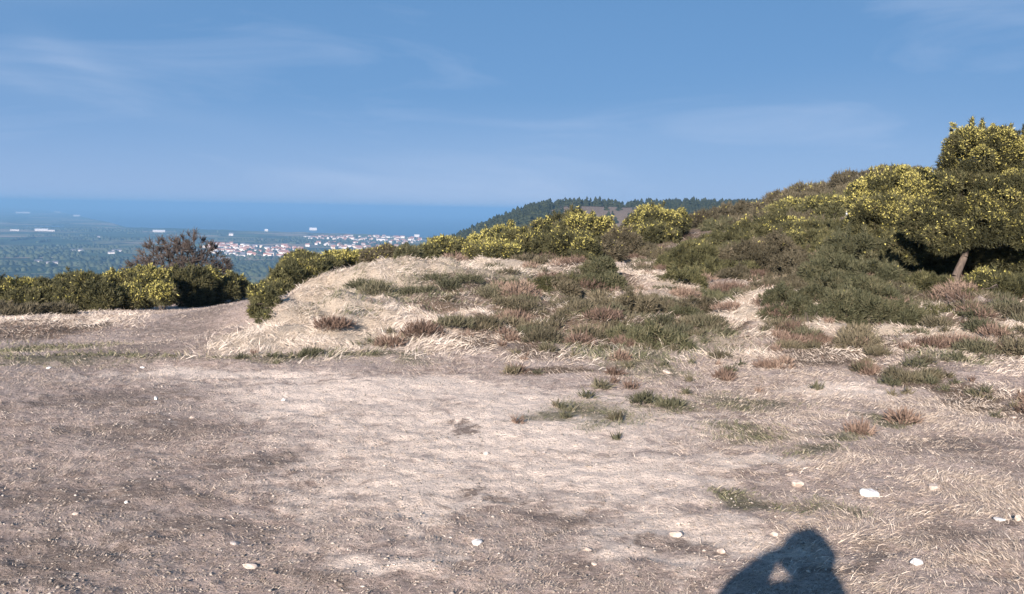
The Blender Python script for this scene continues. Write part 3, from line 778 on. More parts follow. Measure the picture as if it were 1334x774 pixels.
def bush(name, label, lobes, yel=0.5, kind='gorse', group=None, dens=1.0, stems=True, trunk=None, cat='bush', puff=0.38, patchy=0.5):
    C, Rr = [], []
    for px, py, rx, ry, Y in lobes:
        c = P(px, py, Y); C.append(c); s = Y / FPX
        Rr.append([rx * s, rx * s * 0.9, ry * s])
    C = np.array(C); Rr = np.array(Rr)
    bx, by = C[:, 0].mean(), C[:, 1].mean()
    if trunk: bx, by = trunk[0][0][0], trunk[0][0][1]
    base = np.array([bx, by, zg(bx, by)[0]])
    Ym = C[:, 1].mean()
    L = max(0.055, 0.0038 * Ym)
    S, N, ST, PF = [], [], [], []
    for c, r in zip(C, Rr):
        rm = (r[0] * r[2]) ** 0.5
        pr = np.clip(rm * puff, 0.09, 0.5)
        area = 4 * math.pi * ((r[0] * r[1]) ** 1.6 / 3 + 2 * (r[0] * r[2]) ** 1.6 / 3) ** (1 / 1.6)
        npf = int(np.clip(area / (pr * pr * 2.0), 7, 80))
        dirs = rnd_dirs(npf)
        prs = pr * RNG.uniform(0.45, 1.3, npf)
        pc = c + dirs * (r - pr * 0.65) * RNG.uniform(0.78, 1.18, (npf, 1))
        for q, rr, dd in zip(pc, prs, dirs):
            n = int(dens * 4 * math.pi * rr * rr * 0.62 * 2.1 / (0.33 * L * L)) + 3
            u = rnd_dirs(n)
            u = u[(u @ dd) > -0.2]
            rad_ = RNG.uniform(0.55, 1.05, (len(u), 1)) ** 0.6
            s_ = q + u * rr * rad_
            S.append(s_); N.append(u); ST.append(np.full(len(u), rr))
            pfv = RNG.random()
            PF.append(np.full(len(u), pfv))
    for c, r in zip(C, Rr):              # free shoots that break the outline
        rm = (r[0] * r[2]) ** 0.5
        for q in range(int(np.clip(14 * dens * (rm / 0.5), 6, 40))):
            dd = rnd_dirs(1)[0]; dd[2] = abs(dd[2]) * 1.2 + .1; dd = dd / np.linalg.norm(dd)
            l = min(rm * RNG.uniform(.18, .6), .30); nn_ = int(l / L * 9) + 3
            tt = RNG.random((nn_, 1)); ax = unit(dd + np.array([0, 0, .5]) + RNG.normal(0, .25, 3))
            pts_ = c + dd * r * .92 + ax * l * tt + RNG.normal(size=(nn_, 3)) * L * .5 * (1.1 - tt)
            S.append(pts_); N.append(unit(ax + RNG.normal(size=(nn_, 3)) * .5)); ST.append(np.full(nn_, rm)); PF.append(np.full(nn_, RNG.random()))
    S = np.concatenate(S); N = np.concatenate(N); PF = np.concatenate(PF)
    ok = S[:, 2] > zg(S[:, 0], S[:, 1]) - 0.02
    # drop sprigs buried well inside another lobe
    for c, r in zip(C, Rr):
        ins = (((S - c) / (r * 0.62)) ** 2).sum(1) < 1
        ok &= ~(ins & (RNG.random(len(S)) < 0.8))
    S, N, PF = S[ok], N[ok], PF[ok]
    if len(S) < 10: print('BUSH EMPTY', label); return None
    e = bpy.data.objects.new(name, None); COL.objects.link(e); e.location = base
    tag(e, label, cat, group)
    V, F = spikes(S - base, N, L, L * 0.24, 0.5, 0.35, 3)
    v = np.repeat(np.clip(PF * 0.45 + RNG.random(len(S)) * 0.5 + RNG.normal(0, .05, len(S)), 0, 1), 9)
    mt = {'gorse': M['gorse'], 'heath': M['heath'], 'broom': M['broom']}[kind]
    link('foliage', mesh_np('foliage', V, F, mt, {'v': v}), e)
    if yel > 0:
        top = C[:, 2].max() + Rr[:, 2].max(); lo = base[2]
        hgt = np.clip((S[:, 2] - lo) / (top - lo), 0, 1)
        cl = fbm(S[:, 0] * 1.6 / (L * 12), (S[:, 2] * 1.6 + S[:, 1]) / (L * 12), 5, 3)
        pr_ = 1.7 * yel * (0.05 + 1.25 * hgt ** 1.9) * np.clip(N[:, 2] * 0.75 + 0.5, 0.03, 1) * np.clip((cl - 0.47 + yel * .22) * 7, 0.03, 1) * np.clip((PF - 0.62 + 0.62 * yel) * 3.0, 0.06, 1.1)
        fsel = RNG.random(len(S)) < np.clip(pr_, 0, 0.95)
        fp = S[fsel] - base + N[fsel] * L * 0.55
        if len(fp) > 5:
            V, F = spikes(fp, N[fsel], L * 0.48, L * 0.28, 0.9, 0.3, 3)
            link('flowers', mesh_np('flowers', V, F, M['flower'], {'v': np.repeat(RNG.random(len(fp)), 9)}), e)
    if stems:
        segs = []
        for c, r in zip(C, Rr):
            for k in range(3):
                p0 = base + np.array([RNG.normal(0, .06), RNG.normal(0, .06), -0.05])
                tgt = c + rnd_dirs(1)[0] * r * 0.5
                if tgt[2] < base[2] + 0.1: tgt[2] = base[2] + 0.15
                mid = p0 * 0.5 + tgt * 0.5 + RNG.normal(0, .08, 3) - np.array([0, 0, 0.06])
                r0 = 0.012 + 0.012 * min(2, r[0])
                segs += [(p0 - base, mid - base, r0, r0 * .7), (mid - base, tgt - base, r0 * .7, r0 * .25)]
        V, F = tubes(segs, 5)
        link('stems', mesh_np('stems', V, F, M['bark'], smooth=True), e)
    if trunk:
        segs = []
        pp = trunk[0]
        for a, b in zip(pp[:-1], pp[1:]):
            segs.append((np.array(a[:3]) - base, np.array(b[:3]) - base, a[3], b[3]))
        for a_, b_, r_ in (((1256, 335), (1235, 300), .03), ((1262, 310), (1295, 285), .03), ((1262, 310), (1240, 275), .025), ((1266, 270), (1300, 240), .02)):
            y_ = pp[0][1] + .2
            segs.append((P(*a_, y_) - base, P(*b_, y_ + .2) - base, r_, r_ * .5))
        V, F = tubes(segs, 10)
        link('trunk', mesh_np('trunk', V, F, M['bark'], smooth=True), e)
    return e

HG = 'gorse bushes of the hedge beside the track'
TG = 'gorse bushes along the top of the bank'
RG = 'gorse bushes on the slope'
# --- hedge on the far left of the track
bush('gorse_bush', 'low yellow-flowered gorse bush cut by the left edge of the view', [(14, 381, 24, 14, 26), (-30, 380, 36, 18, 26), (38, 375, 17, 9, 27), (30, 390, 20, 11, 25.5)], 0.6, group=HG)
bush('gorse_bush', 'broad dark gorse bush with an olive top in the hedge, second from its outer end', [(72, 384, 26, 17, 25), (112, 384, 30, 22, 24.5), (98, 370, 24, 13, 26), (135, 390, 20, 16, 24.2), (56, 392, 18, 12, 24.5)], 0.25, group=HG)
bush('gorse_bush', 'gorse bush thick with yellow flowers in the hedge, left below the bare tree', [(155, 374, 22, 17, 26), (196, 374, 26, 21, 26), (172, 388, 32, 12, 25), (188, 360, 18, 9, 27), (142, 368, 14, 9, 26.5)], 0.75, group=HG)
bush('gorse_bush', 'small yellow gorse bush bulging out of the hedge foot onto the track', [(216, 384, 15, 13, 24), (206, 380, 12, 9, 24.5)], 0.9, group=HG)
bush('gorse_bush', 'dark gorse bush almost without flowers directly under the bare tree', [(250, 376, 26, 22, 29), (280, 380, 26, 18, 30), (228, 368, 18, 16, 29)], 0.12, group=HG)
bush('gorse_bush', 'small orange-yellow gorse bush in front of the bare tree crown', [(272, 362, 14, 9, 29.5)], 0.8, group=HG)
bush('gorse_bush', 'gorse bush with a few yellow tips at the track end of the hedge', [(305, 371, 15, 13, 31), (318, 378, 10, 9, 31)], 0.5, group=HG)
bush('bramble_bush', 'low brown bramble patch in front of the hedge by the left edge', [(26, 408, 26, 9, 20.5), (-20, 406, 30, 11, 20.5)], 0.04, 'heath', cat='bramble')
bush('bramble_bush', 'small brown bramble clump with pale grass at the foot of the broad dark gorse', [(75, 405, 20, 6, 21)], 0.0, 'heath', cat='bramble')
# --- left end of the bank
bush('gorse_bush', 'tall dark gorse bush crowning the left end of the bank above the track', [(395, 362, 34, 26, 15.5), (372, 375, 26, 26, 15), (420, 352, 22, 17, 16), (360, 395, 22, 22, 14.5), (392, 342, 24, 12, 16)], 0.36, group=TG)
bush('gorse_bush', 'narrow olive gorse bush hanging down the left end of the bank to the track', [(346, 402, 17, 22, 13), (340, 384, 14, 12, 13.6), (345, 420, 10, 11, 12.4)], 0.45, group=TG)
bush('gorse_bush', 'low bright yellow gorse strip just right of the tall dark gorse on the bank', [(452, 339, 24, 9, 20), (476, 336, 16, 8, 21), (432, 340, 12, 8, 19)], 0.85, group=TG)
bush('heath_bush', 'brownish heath bush on the bank crest between the yellow strip and a dark green bush', [(499, 334, 22, 11, 20), (482, 338, 12, 7, 19.5)], 0.15, 'heath', group=TG)
bush('gorse_bush', 'small dark green gorse bush on the bank crest below the white coastal town', [(533, 335, 17, 12, 19), (525, 329, 10, 7, 20)], 0.05, 'broom', group=TG)
bush('gorse_bush', 'dark gorse bush with a yellow cap left of the brightest yellow gorse', [(576, 325, 20, 13, 25), (560, 330, 14, 9, 24), (592, 321, 14, 10, 26)], 0.5, group=TG)
bush('gorse_bush', 'brightest all-yellow gorse bush on the bank crest under the end of the wooded hill', [(635, 321, 24, 16, 26), (662, 314, 22, 17, 27), (618, 328, 14, 9, 25), (650, 328, 30, 10, 25)], 1.0, group=TG)
bush('gorse_bush', 'wide gorse bush with a yellow dome and dark flanks in front of the wooded hill', [(745, 302, 32, 22, 28), (712, 312, 26, 22, 27), (780, 306, 24, 19, 28), (698, 320, 20, 16, 26), (742, 322, 40, 16, 25)], 0.62, group=TG)
bush('gorse_bush', 'small rounded olive gorse bush in front of the yellow-domed gorse', [(764, 328, 17, 18, 21), (758, 340, 13, 9, 20)], 0.4, group=TG)
bush('heath_bush', 'brown twiggy bush between the two domed gorse bushes', [(808, 318, 22, 17, 24), (795, 330, 18, 12, 22)], 0.15, 'heath', group=TG)
bush('gorse_bush', 'domed gorse bush with a yellow rim left of the pale path on the slope', [(856, 292, 32, 18, 31), (885, 292, 14, 14, 32), (832, 298, 18, 16, 30), (850, 308, 30, 14, 28)], 0.6, group=TG)
bush('broom_bush', 'dark green bush standing alone low on the bank in front of the domes', [(783, 360, 22, 21, 15.5), (773, 374, 17, 13, 15), (797, 372, 16, 13, 15)], 0.0, 'broom', group=TG)
bush('heath_bush', 'low brown bush on the skyline dip right of the domed gorse', [(918, 291, 20, 12, 38), (940, 285, 18, 10, 40)], 0.1, 'heath')
bush('heath_bush', 'brown-topped bush against the dark far wood where the slope begins to rise', [(960, 280, 24, 11, 44), (985, 276, 16, 8, 46)], 0.15, 'heath')
# --- the long dark slope on the right
bush('gorse_bush', 'small gorse bush with scattered yellow flowers beside the pale path', [(930, 318, 20, 11, 27), (905, 328, 16, 12, 25)], 0.45, group=RG)
bush('gorse_bush', 'dark dense gorse bush at the lower end of the pale path', [(905, 346, 32, 27, 19), (880, 350, 22, 18, 20), (925, 365, 30, 22, 17.5), (890, 374, 28, 18, 16)], 0.05, group=RG)
bush('gorse_bush', 'gorse bush with yellow top flowers in the middle of the dark slope', [(985, 308, 34, 18, 27), (960, 322, 26, 16, 25), (1015, 300, 28, 18, 29)], 0.45, group=RG)
bush('heath_bush', 'broad grey-green bush above the pale grass patch on the slope', [(975, 348, 40, 28, 19), (1012, 342, 38, 28, 19), (1030, 362, 34, 24, 17.5), (955, 368, 26, 16, 17)], 0.05, 'heath', group=RG)
bush('gorse_bush', 'olive gorse bush at the centre of the dark slope with few flowers', [(1055, 325, 36, 22, 22), (1085, 335, 32, 22, 21), (1035, 322, 24, 16, 23)], 0.22, group=RG)
bush('gorse_bush', 'yellow-capped gorse bush low on the hill skyline left of the white post', [(1045, 280, 40, 15, 36), (1085, 276, 34, 17, 34), (1012, 286, 26, 12, 38)], 0.7, group=RG)
bush('heath_bush', 'thin heather bush on the bare hill skyline, the one farther to the left', [(1060, 252, 30, 9, 52), (1030, 262, 30, 8, 50)], 0.3, 'heath')
bush('heath_bush', 'thin heather bush on the bare hill skyline just left of the big gorse', [(1120, 240, 34, 11, 50), (1170, 230, 34, 9, 55), (1150, 244, 40, 9, 46)], 0.4, 'heath')
bush('gorse_bush', 'big billowing gorse bush covered in yellow right beside the white post', [(1140, 262, 34, 28, 19), (1175, 252, 34, 26, 18.5), (1130, 290, 26, 26, 18), (1210, 250, 30, 26, 18), (1165, 285, 34, 26, 18)], 0.8, group=RG, puff=0.42)
T0 = hit(1243, 378)
yt = T0[1]
def PT(px, py, Y, r): q = P(px, py, Y); return (q[0], q[1], q[2], r)
trunk = [(T0[0], T0[1], T0[2] - 0.1, 0.075), PT(1245, 360, yt + .02, .062), PT(1256, 335, yt + .05, .052), PT(1260, 310, yt + .15, .045), PT(1266, 270, yt + .5, .05), PT(1275, 225, yt + .7, .03)]
bush('gorse_tree', 'tallest gorse, tree-sized with a bare leaning trunk and a yellow crown',
     [(1272, 210, 44, 40, 14.6), (1272, 212, 28, 26, 14.6), (1318, 222, 26, 24, 14.6), (1318, 215, 40, 36, 14.6), (1255, 260, 46, 32, 14.2), (1310, 270, 50, 42, 14.0), (1210, 286, 36, 24, 14.2), (1232, 308, 30, 18, 13.9), (1338, 300, 34, 20, 13.6), (1290, 296, 34, 20, 13.7), (1298, 190, 26, 18, 14.5), (1370, 250, 60, 60, 14.4), (1305, 318, 52, 34, 14.6), (1290, 345, 40, 22, 15.4), (1225, 325, 30, 24, 15.2), (1380, 330, 50, 50, 14.2), (1200, 318, 30, 22, 14.8)],
     0.72, cat='gorse tree', trunk=(trunk,), puff=0.40, stems=False)
bush('gorse_bush', 'shaded dark gorse bush under the tallest gorse, left of its trunk', [(1195, 340, 40, 32, 15.5), (1245, 345, 26, 26, 15.8), (1160, 335, 30, 26, 16.5), (1225, 350, 20, 22, 15.6), (1210, 372, 30, 14, 13.8)], 0.04, group=RG)
bush('gorse_bush', 'olive rounded bush below the billowing gorse, left of the shaded one', [(1115, 340, 42, 34, 16.5), (1080, 362, 36, 26, 15.8), (1140, 366, 36, 24, 15)], 0.12, 'broom', group=RG)
bush('gorse_bush', 'low gorse bush with orange-yellow flowers right of the bare leaning trunk', [(1285, 372, 28, 16, 12.9), (1315, 380, 32, 22, 12.7), (1275, 392, 22, 12, 12.4), (1355, 385, 30, 24, 12.6)], 0.36, group=RG)
bush('broom_bush', 'dark green bush at the right edge of the pale grass patch', [(1020, 398, 24, 24, 13.2), (1008, 416, 18, 15, 12.7), (1038, 410, 20, 18, 12.8)], 0.0, 'broom')
bush('broom_bush', 'wide feathery green broom bush low on the slope, in front of the dark shrubs', [(1110, 410, 40, 28, 12.2), (1150, 420, 38, 26, 11.9), (1130, 390, 36, 24, 12.8), (1180, 424, 26, 20, 11.7), (1075, 420, 24, 18, 12.0)], 0.03, 'broom')
bush('heath_bush', 'low brown heath mat between the green broom and the leaning trunk', [(1205, 400, 34, 10, 12.8), (1235, 398, 26, 9, 12.8)], 0.0, 'heath')
bush('heath_bush', 'straggly brown heath bush above the pale grass patch, behind the lone dark green bush', [(850, 402, 30, 12, 13.6), (880, 408, 26, 12, 13.2)], 0.03, 'heath')
bush('broom_bush', 'low feathery green bush at the foot of the slope above the clearing', [(850, 448, 36, 19, 10.3), (815, 444, 26, 17, 10.7), (882, 458, 22, 12, 10.1)], 0.0, 'broom', dens=0.7)
bush('heath_bush', 'straggling dark heath bush at the right edge above the clearing', [(1320, 462, 30, 16, 10.2), (1370, 450, 40, 24, 10.4)], 0.03, 'heath', dens=0.8)

bush('gorse_bush', 'sprawling dark olive bush between the pale path and the centre of the dark slope', [(945, 340, 34, 18, 21.5), (990, 335, 34, 18, 22), (960, 362, 30, 16, 18.5)], 0.08, group=RG)
bush('heath_bush', 'brown-green mat of shrubs just above the dark bush beside the pale grass patch', [(1010, 380, 34, 14, 16), (1050, 376, 34, 16, 16), (1035, 392, 24, 10, 14.6)], 0.03, 'heath', group=RG)
bush('broom_bush', 'dark green bush under the olive bush at the foot of the dark slope', [(1085, 382, 32, 22, 14.2), (1060, 394, 26, 16, 13.8), (1110, 382, 24, 16, 14.4)], 0.02, 'broom', group=RG)
bush('gorse_bush', 'dark gorse bush filling the hollow behind the centre of the slope', [(1070, 305, 34, 16, 26), (1110, 310, 28, 20, 24), (1035, 305, 26, 14, 28)], 0.3, group=RG)
bush('heath_bush', 'brown heather bank below the yellow-capped bush on the upper slope', [(1000, 292, 34, 12, 36), (1050, 293, 34, 12, 34), (960, 298, 24, 10, 34)], 0.25, 'heath', group=RG)
bush('heath_bush', 'scruffy brown and green thicket spilling down in front of the slope bushes', [(905, 405, 30, 14, 14), (935, 392, 20, 10, 15), (870, 392, 26, 14, 15)], 0.02, 'heath', group=RG)
bush('heath_bush', 'ragged low thicket running along the foot of the shaded gorse', [(1160, 388, 34, 14, 14), (1200, 386, 30, 14, 13.8), (1235, 392, 20, 10, 13.4)], 0.02, 'heath', group=RG)
bush('broom_bush', 'dark green bush right of the low feathery one at the foot of the slope', [(915, 428, 24, 15, 11.6), (893, 420, 22, 16, 12)], 0.02, 'broom', dens=.85)
bush('heath_bush', 'ragged dark heath bush between the pale grass patch and the wide broom bush', [(1058, 432, 26, 14, 11.6), (1035, 440, 20, 10, 11.2)], 0.02, 'heath', dens=.8)
bush('heath_bush', 'dark straggling heath bush in the middle of the bank, below the lone dark green bush', [(795, 415, 26, 18, 12.4), (828, 406, 28, 20, 12.8), (775, 430, 18, 12, 11.8)], 0.02, 'heath', dens=.85)
bush('gorse_bush', 'dark leafy gorse mound right of the wide broom, below the leaning trunk', [(1225, 415, 28, 14, 12.0), (1255, 420, 26, 13, 11.8), (1290, 425, 24, 12, 11.6)], 0.06, group=RG, dens=.85)
bush('gorse_bush', 'small dark gorse bush on the bank left of the lone dark green bush', [(712, 378, 22, 14, 14.5), (735, 372, 16, 11, 14.8)], 0.02, group=TG)
# filler: small heath cushions on the slope
sp = [(940, 300, 34), (1000, 325, 24), (1070, 300, 30), (1110, 310, 27), (1040, 382, 15), (1065, 388, 14), (930, 395, 14.5), (865, 335, 23), (840, 330, 24), (1180, 385, 13.5), (1060, 345, 19), (880, 430, 11.6), (760, 412, 12.2), (725, 375, 14.5), (1095, 262, 40), (1150, 320, 19), (820, 405, 13.2), (690, 345, 18)]
CL = ['at the upper end of the pale path', 'just above the dark dense gorse by the path', 'in the hollow high on the dark slope', 'under the left foot of the billowing gorse', 'above the dark green bush at the patch edge',
      'behind the ragged brown mat on the slope', 'in the pale grass left of the pale patch', 'on the left side of the pale path', 'where the pale path starts to climb', 'below the shaded gorse on its left', 'in the middle of the dark slope', 'beside the low feathery green bush',
      'in the bank grass left of the lowest shrubs', 'high on the left part of the bank grass', 'farthest up, left of the white post', 'in the shade below the billowing gorse', 'between the bank shrubs and the scruffy thicket', 'on the bank crest below the wide yellow dome']
for (px, py, Y), where in zip(sp, CL):
    r = RNG.uniform(15, 24) * (1 if Y > 14 else 0.8)
    bush('heath_cushion', 'low rounded heather cushion ' + where, [(px, py, r, r * .55, Y), (px + r * .5, py + 3, r * .7, r * .4, Y - .3)], 0.06, 'heath' if RNG.random() < .6 else 'broom', group='heather cushions on the slope', stems=False, cat='heather')

# ------------------------------------------------------------------ bare tree
def bare_tree():
    Y = 33.0
    b = P(236, 388, Y); b[2] = zg(b[0], b[1])[0]
    sc_ = Y / FPX
    H = P(236, 309, Y)[2] - b[2]; Wd = 72 * sc_
    e = bpy.data.objects.new('bare_tree', None); COL.objects.link(e); e.location = b
    tag(e, 'leafless brown tree with a wide twiggy crown rising behind the hedge', 'tree')
    # crown targets in a low wide dome; each joins the nearest branch node already grown
    n = 900
    u = rnd_dirs(n); u[:, 2] = np.abs(u[:, 2])
    rr = RNG.random(n) ** 0.45
    lump = 0.84 + 0.32 * fbm(u[:, 0] * 2.5 + 5, u[:, 1] * 2.5 + u[:, 2], 88, 2)
    T = u * np.array([Wd, Wd * .9, H * 0.86]) * (rr * lump)[:, None] + np.array([0, 0, H * .16])
    nodes = [np.array([0, 0, -.1])]; par = [-1]
    for k in range(5):
        a = k / 5 * 6.283 + .4
        nodes.append(np.array([math.cos(a) * .10, math.sin(a) * .10, .15])); par.append(0)
        nodes.append(np.array([math.cos(a) * .30, math.sin(a) * .30, .45])); par.append(len(nodes) - 2)
    for t in T[np.argsort(np.linalg.norm(T, axis=1))]:
        N_ = np.array(nodes[1:])
        # prefer nodes lower than and inside the target
        dd = np.linalg.norm(N_ - t, axis=1) + np.where(N_[:, 2] > t[2] + .05, .4, 0)
        j = int(np.argmin(dd)) + 1
        L = np.linalg.norm(t - nodes[j])
        st = max(1, int(L / .28))
        for q in range(st):
            nodes.append(nodes[j] + (t - nodes[j]) / (st - q) + (RNG.normal(0, .025, 3) if q < st - 1 else 0))
            par.append(j); j = len(nodes) - 1
    w = np.ones(len(nodes))
    for i in range(len(nodes) - 1, 0, -1): w[par[i]] += w[i]
    rad_ = np.clip(0.0075 * w ** 0.40, .007, .10)
    tr, li, tw = [], [], []
    for i in range(1, len(nodes)):
        sg = (nodes[par[i]], nodes[i], rad_[par[i]] if par[i] else rad_[i], rad_[i])
        (tr if i <= 10 else li).append(sg)
    for i in range(11, len(nodes)):
        if w[i] < 6:
            for k in range(13):
                d = unit(unit(nodes[i] * np.array([1, 1, .8])) * .8 + RNG.normal(0, .5, 3) + np.array([0, 0, .15]))
                l = RNG.uniform(.12, .32)
                m_ = nodes[i] + d * l * .5 + RNG.normal(0, .012, 3)
                tw += [(nodes[i], m_, .0095, .008), (m_, m_ + unit(d + RNG.normal(0, .3, 3)) * l * .5, .008, .005)]
    V, F = tubes(tr, 8); link('trunk', mesh_np('trunk', V, F, M['bark'], smooth=True), e)
    V, F = tubes(li, 5); link('limbs', mesh_np('limbs', V, F, M['twig'], {'v': np.repeat(RNG.random(len(li)) * .6, 10)}), e)['kind'] = 'stuff'
    V, F = tubes(tw, 3); link('twigs', mesh_np('twigs', V, F, M['twig'], {'v': np.repeat(RNG.random(len(tw)), 6)}), e)['kind'] = 'stuff'
bare_tree()

# ------------------------------------------------------------------ marker post on the slope
pb = P(1103, 278, 30.0); pz = zg(pb[0], pb[1])[0]; ptop = P(1103, 263, 30.0)[2]
e = bpy.data.objects.new('marker_post', None); COL.objects.link(e); e.location = (pb[0], pb[1], pz)
tag(e, 'slim pale marker post standing among the gorse on the slope', 'post')
hh = ptop - pz
V, F = tubes([(np.array([0, 0, -.2]), np.array([0, 0, hh * .9]), .028, .028), (np.array([0, 0, hh * .9]), np.array([0, 0, hh]), .028, .01)], 8)
link('shaft', mesh_np('shaft', V, F, M['post'], smooth=False), e)
V, F = tubes([(np.array([0, 0, hh * .74]), np.array([0, 0, hh * .80]), .031, .031)], 8)
link('band', mesh_np('band', V, F, M['render_white']), e)

# ------------------------------------------------------------------ low undergrowth that runs between the bushes
def undergrowth(name, label, mt, n, seed, kinds, ltype):
    r_ = np.random.default_rng(seed)
    S, N, A, LL = [], [], [], []
    m0 = 60000
    px = r_.uniform(-40, 1420, m0); Y = 6.0 * (40 / 6.0) ** (r_.random(m0) ** 1.1); x = (px - 667) / FPX * Y
    w = np.maximum(np.maximum(mask('heathy', x, Y) * kinds[0], mask('green', x, Y) * kinds[1]), kinds[2] * (x > -3.6 + .02 * Y) * (Y > 9.4))
    w = np.where((x < -3.7) & (Y < 21) & (px >= 140), 0, w)
    w = np.where((px > 640) & (Y < 10.5), np.maximum(w * .8, kinds[2] * .8), w)
    w = np.where(px < 640, w * np.where(px < 570, .15, .35), w)
    w = w * np.where(px < 770, .35, .7)
    w = np.where((px < 310) & (Y < 12.5), 0, w)
    w = w * np.where(px > 300, sstep(5.5, 12.5, Y + 3.0 * (fbm(x, Y, 7) - .5)), .5)
    ok = r_.random(m0) < w * np.clip((fbm(x * 1.1, Y * 1.1, seed, 3) - .30) * 2.6, 0, 1)
    for x, Y in list(zip(x[ok], Y[ok]))[:n]:
        R = (.025 + .15 * r_.random() ** 1.7) * (1 + Y / 30) * (.45 if Y < 9.6 else .85 if Y < 12 else 1.0)
        z = zg(x, Y)[0]; L = max(.04, .0038 * Y)
        k = int(260 * (R / .12) ** 2 * (.05 / L) ** 2 * .55) + 12
        u = rnd_dirs(k); u[:, 2] = np.abs(u[:, 2])
        S.append(np.array([x, Y, z]) + u * np.array([R * 1.3, R * 1.3, R * r_.uniform(.3, .9)]) * RNG.uniform(.2, 1.1, (k, 1)) ** .7); N.append(u); A.append(np.full(k, r_.random())); LL.append(np.full(k, L))
    S = np.concatenate(S); N = np.concatenate(N); A = np.concatenate(A); L = float(np.mean(np.concatenate(LL)))
    V, F = spikes(S, N, L, L * .2, .5, .6, 2)
    v = np.repeat(np.clip(A * .6 + RNG.random(len(S)) * .4, 0, 1), 6)
    tag(link(name, mesh_np(name, V, F, mt, {'v': v})), label, ltype, kind='stuff')
undergrowth('brown_undergrowth', 'low brown heather and bramble growth between the bushes and over the bank', M['bracken'], 430, 101, (1.0, .2, .22), 'undergrowth')
undergrowth('green_undergrowth', 'low grey-green weeds and young broom among the dry grass of the bank', M['weed'], 330, 102, (.45, .9, .12), 'undergrowth')
undergrowth('heath_undergrowth', 'dark heather sprigs creeping over the slope', M['heath'], 330, 103, (.9, .3, .12), 'undergrowth')

# ------------------------------------------------------------------ grasses and grit
def polar(n, r0, r1, a=42, p=1.0):
    t = RNG.random(n)
    r = r0 * (r1 / r0) ** (t ** p)
    an = np.radians(RNG.uniform(-a, a, n))
    return r * np.sin(an), r * np.cos(an)

def blades(x, y, L, w, lean, mt, name, label, v, flat=0.0, seg=2, cat='grass'):
    n = len(x); z = zg(x, y)
    p = np.c_[x, y, z - 0.004]
    az = fbm(x * 1.3, y * 1.3, 64, 2) * 14 + RNG.normal(0, .75, n)
    out_ = np.c_[np.cos(az), np.sin(az), np.zeros(n)]
    tilt = np.clip(lean + RNG.normal(0, .3, n), 0.02, 1.45)
    d = out_ * np.sin(tilt)[:, None] + np.array([0, 0, 1.0]) * np.cos(tilt)[:, None]
    side = unit(np.cross(d, rnd_dirs(n)))
    L = L[:, None]; w = w[:, None]
    if seg == 1:
        V = np.stack([p - side * w / 2, p + side * w / 2, p + d * L], 1).reshape(-1, 3)
        F = np.arange(n * 3).reshape(-1, 3); A = np.repeat(v, 3)
    else:
        mid = p + d * L * .55
        tip = mid + unit(d + out_ * .3 - np.array([0, 0, .22]) + RNG.normal(0, .12, (n, 3))) * L * .5
        V = np.stack([p - side * w / 2, p + side * w / 2, mid + side * w * .4, mid - side * w * .4, tip], 1).reshape(-1, 3)
        b = np.arange(n)[:, None] * 5
        F = np.concatenate([b + [0, 1, 2], b + [0, 2, 3], b + [3, 2, 4]], 0); A = np.repeat(v, 5)
    o = link(name, mesh_np(name, V, F, mt, {'v': A}))
    tag(o, label, cat, kind='stuff')
    return o

# straw grass: thick on the bank and the slope, thinner to the right of the clearing
def slope_mask(x, y):
    m1 = sstep(8.4, 11.2, y + 2.2 * (fbm(x * .8, y * .8, 12) - .5)) ** 1.3 * sstep(-3.9, -3.2, x + (y - 10) * 0.02)
    m2 = 0.45 * sstep(3.2, 5.2, x + (fbm(x, y, 13) - .5) * 2) * sstep(6.5, 9, y)
    m3 = 0.5 * sstep(13.5, 16, y) * (1 - sstep(-5, -4.4, x - 0)) * sstep(0, 1, (-x / y - 0.40) * 20)
    return np.clip(m1 + m2 + m3, 0, 1)
x, y = polar(900000, 7.5, 36, 38)
sm = slope_mask(x, y) * (1 - 0.85 * sstep(19, 30, np.hypot(x, y)))
tus = fbm(x * 2.6, y * 2.6, 21, 3)
k = RNG.random(len(x)) < sm * np.clip((tus - .36) * 3.6, 0.05, 1) * (1 - .75 * mask('green', x, y)) * (1 - .6 * mask('heathy', x, y))
x, y, tus = x[k], y[k], tus[k]
v = np.clip(RNG.normal(.55, .2, len(x)) + (tus - .5) * 1.2, 0, 1)
sc = 0.6 + np.clip(tus, .3, .8)
blades(x, y, RNG.uniform(.035, .13, len(x)) * sc * np.where((x > 3.0) & (y < 11.5), .6, 1.0) * (0.7 + .5 * np.minimum(tus, .8)), RNG.uniform(.0028, .0055, len(x)) * (0.6 + np.hypot(x, y) / 20), 1.12, M['straw'], 'dead_grass', 'pale dry grass lying in tussocks over the bank', v)
print('straw', len(x))

x2, y2 = polar(420000, 3.3, 11.5, 40)
k = RNG.random(len(x2)) < sstep(-.5, 1.3, x2 - .75 - .12 * (7 - y2) + 1.6 * (fbm(x2 * .9, y2 * .9, 15) - .5)) * np.clip((fbm(x2 * 2.4, y2 * 3.2, 16, 3) - .36) * 3.2, .08, 1) * (1 - .5 * mask('dirt', x2, y2)) * (1 - .8 * np.clip(1.6 * mask('green', x2, y2), 0, 1)) * (1 - .45 * mask('pale', x2, y2))
x2, y2 = x2[k], y2[k]
blades(x2, y2, RNG.uniform(.018, .065, len(x2)), RNG.uniform(.0016, .0034, len(x2)) * (.6 + y2 / 12), 1.15, M['straw'], 'matted_grass', 'thin matted dry grass over the right side of the clearing', np.clip(RNG.normal(.42, .26, len(x2)), 0, 1))
print('mat', len(x2))
x, y = polar(480000, 3.4, 40, 40)
g = mask('green', x, y); cl = fbm(x * 3.2, y * 3.2, 23, 3)
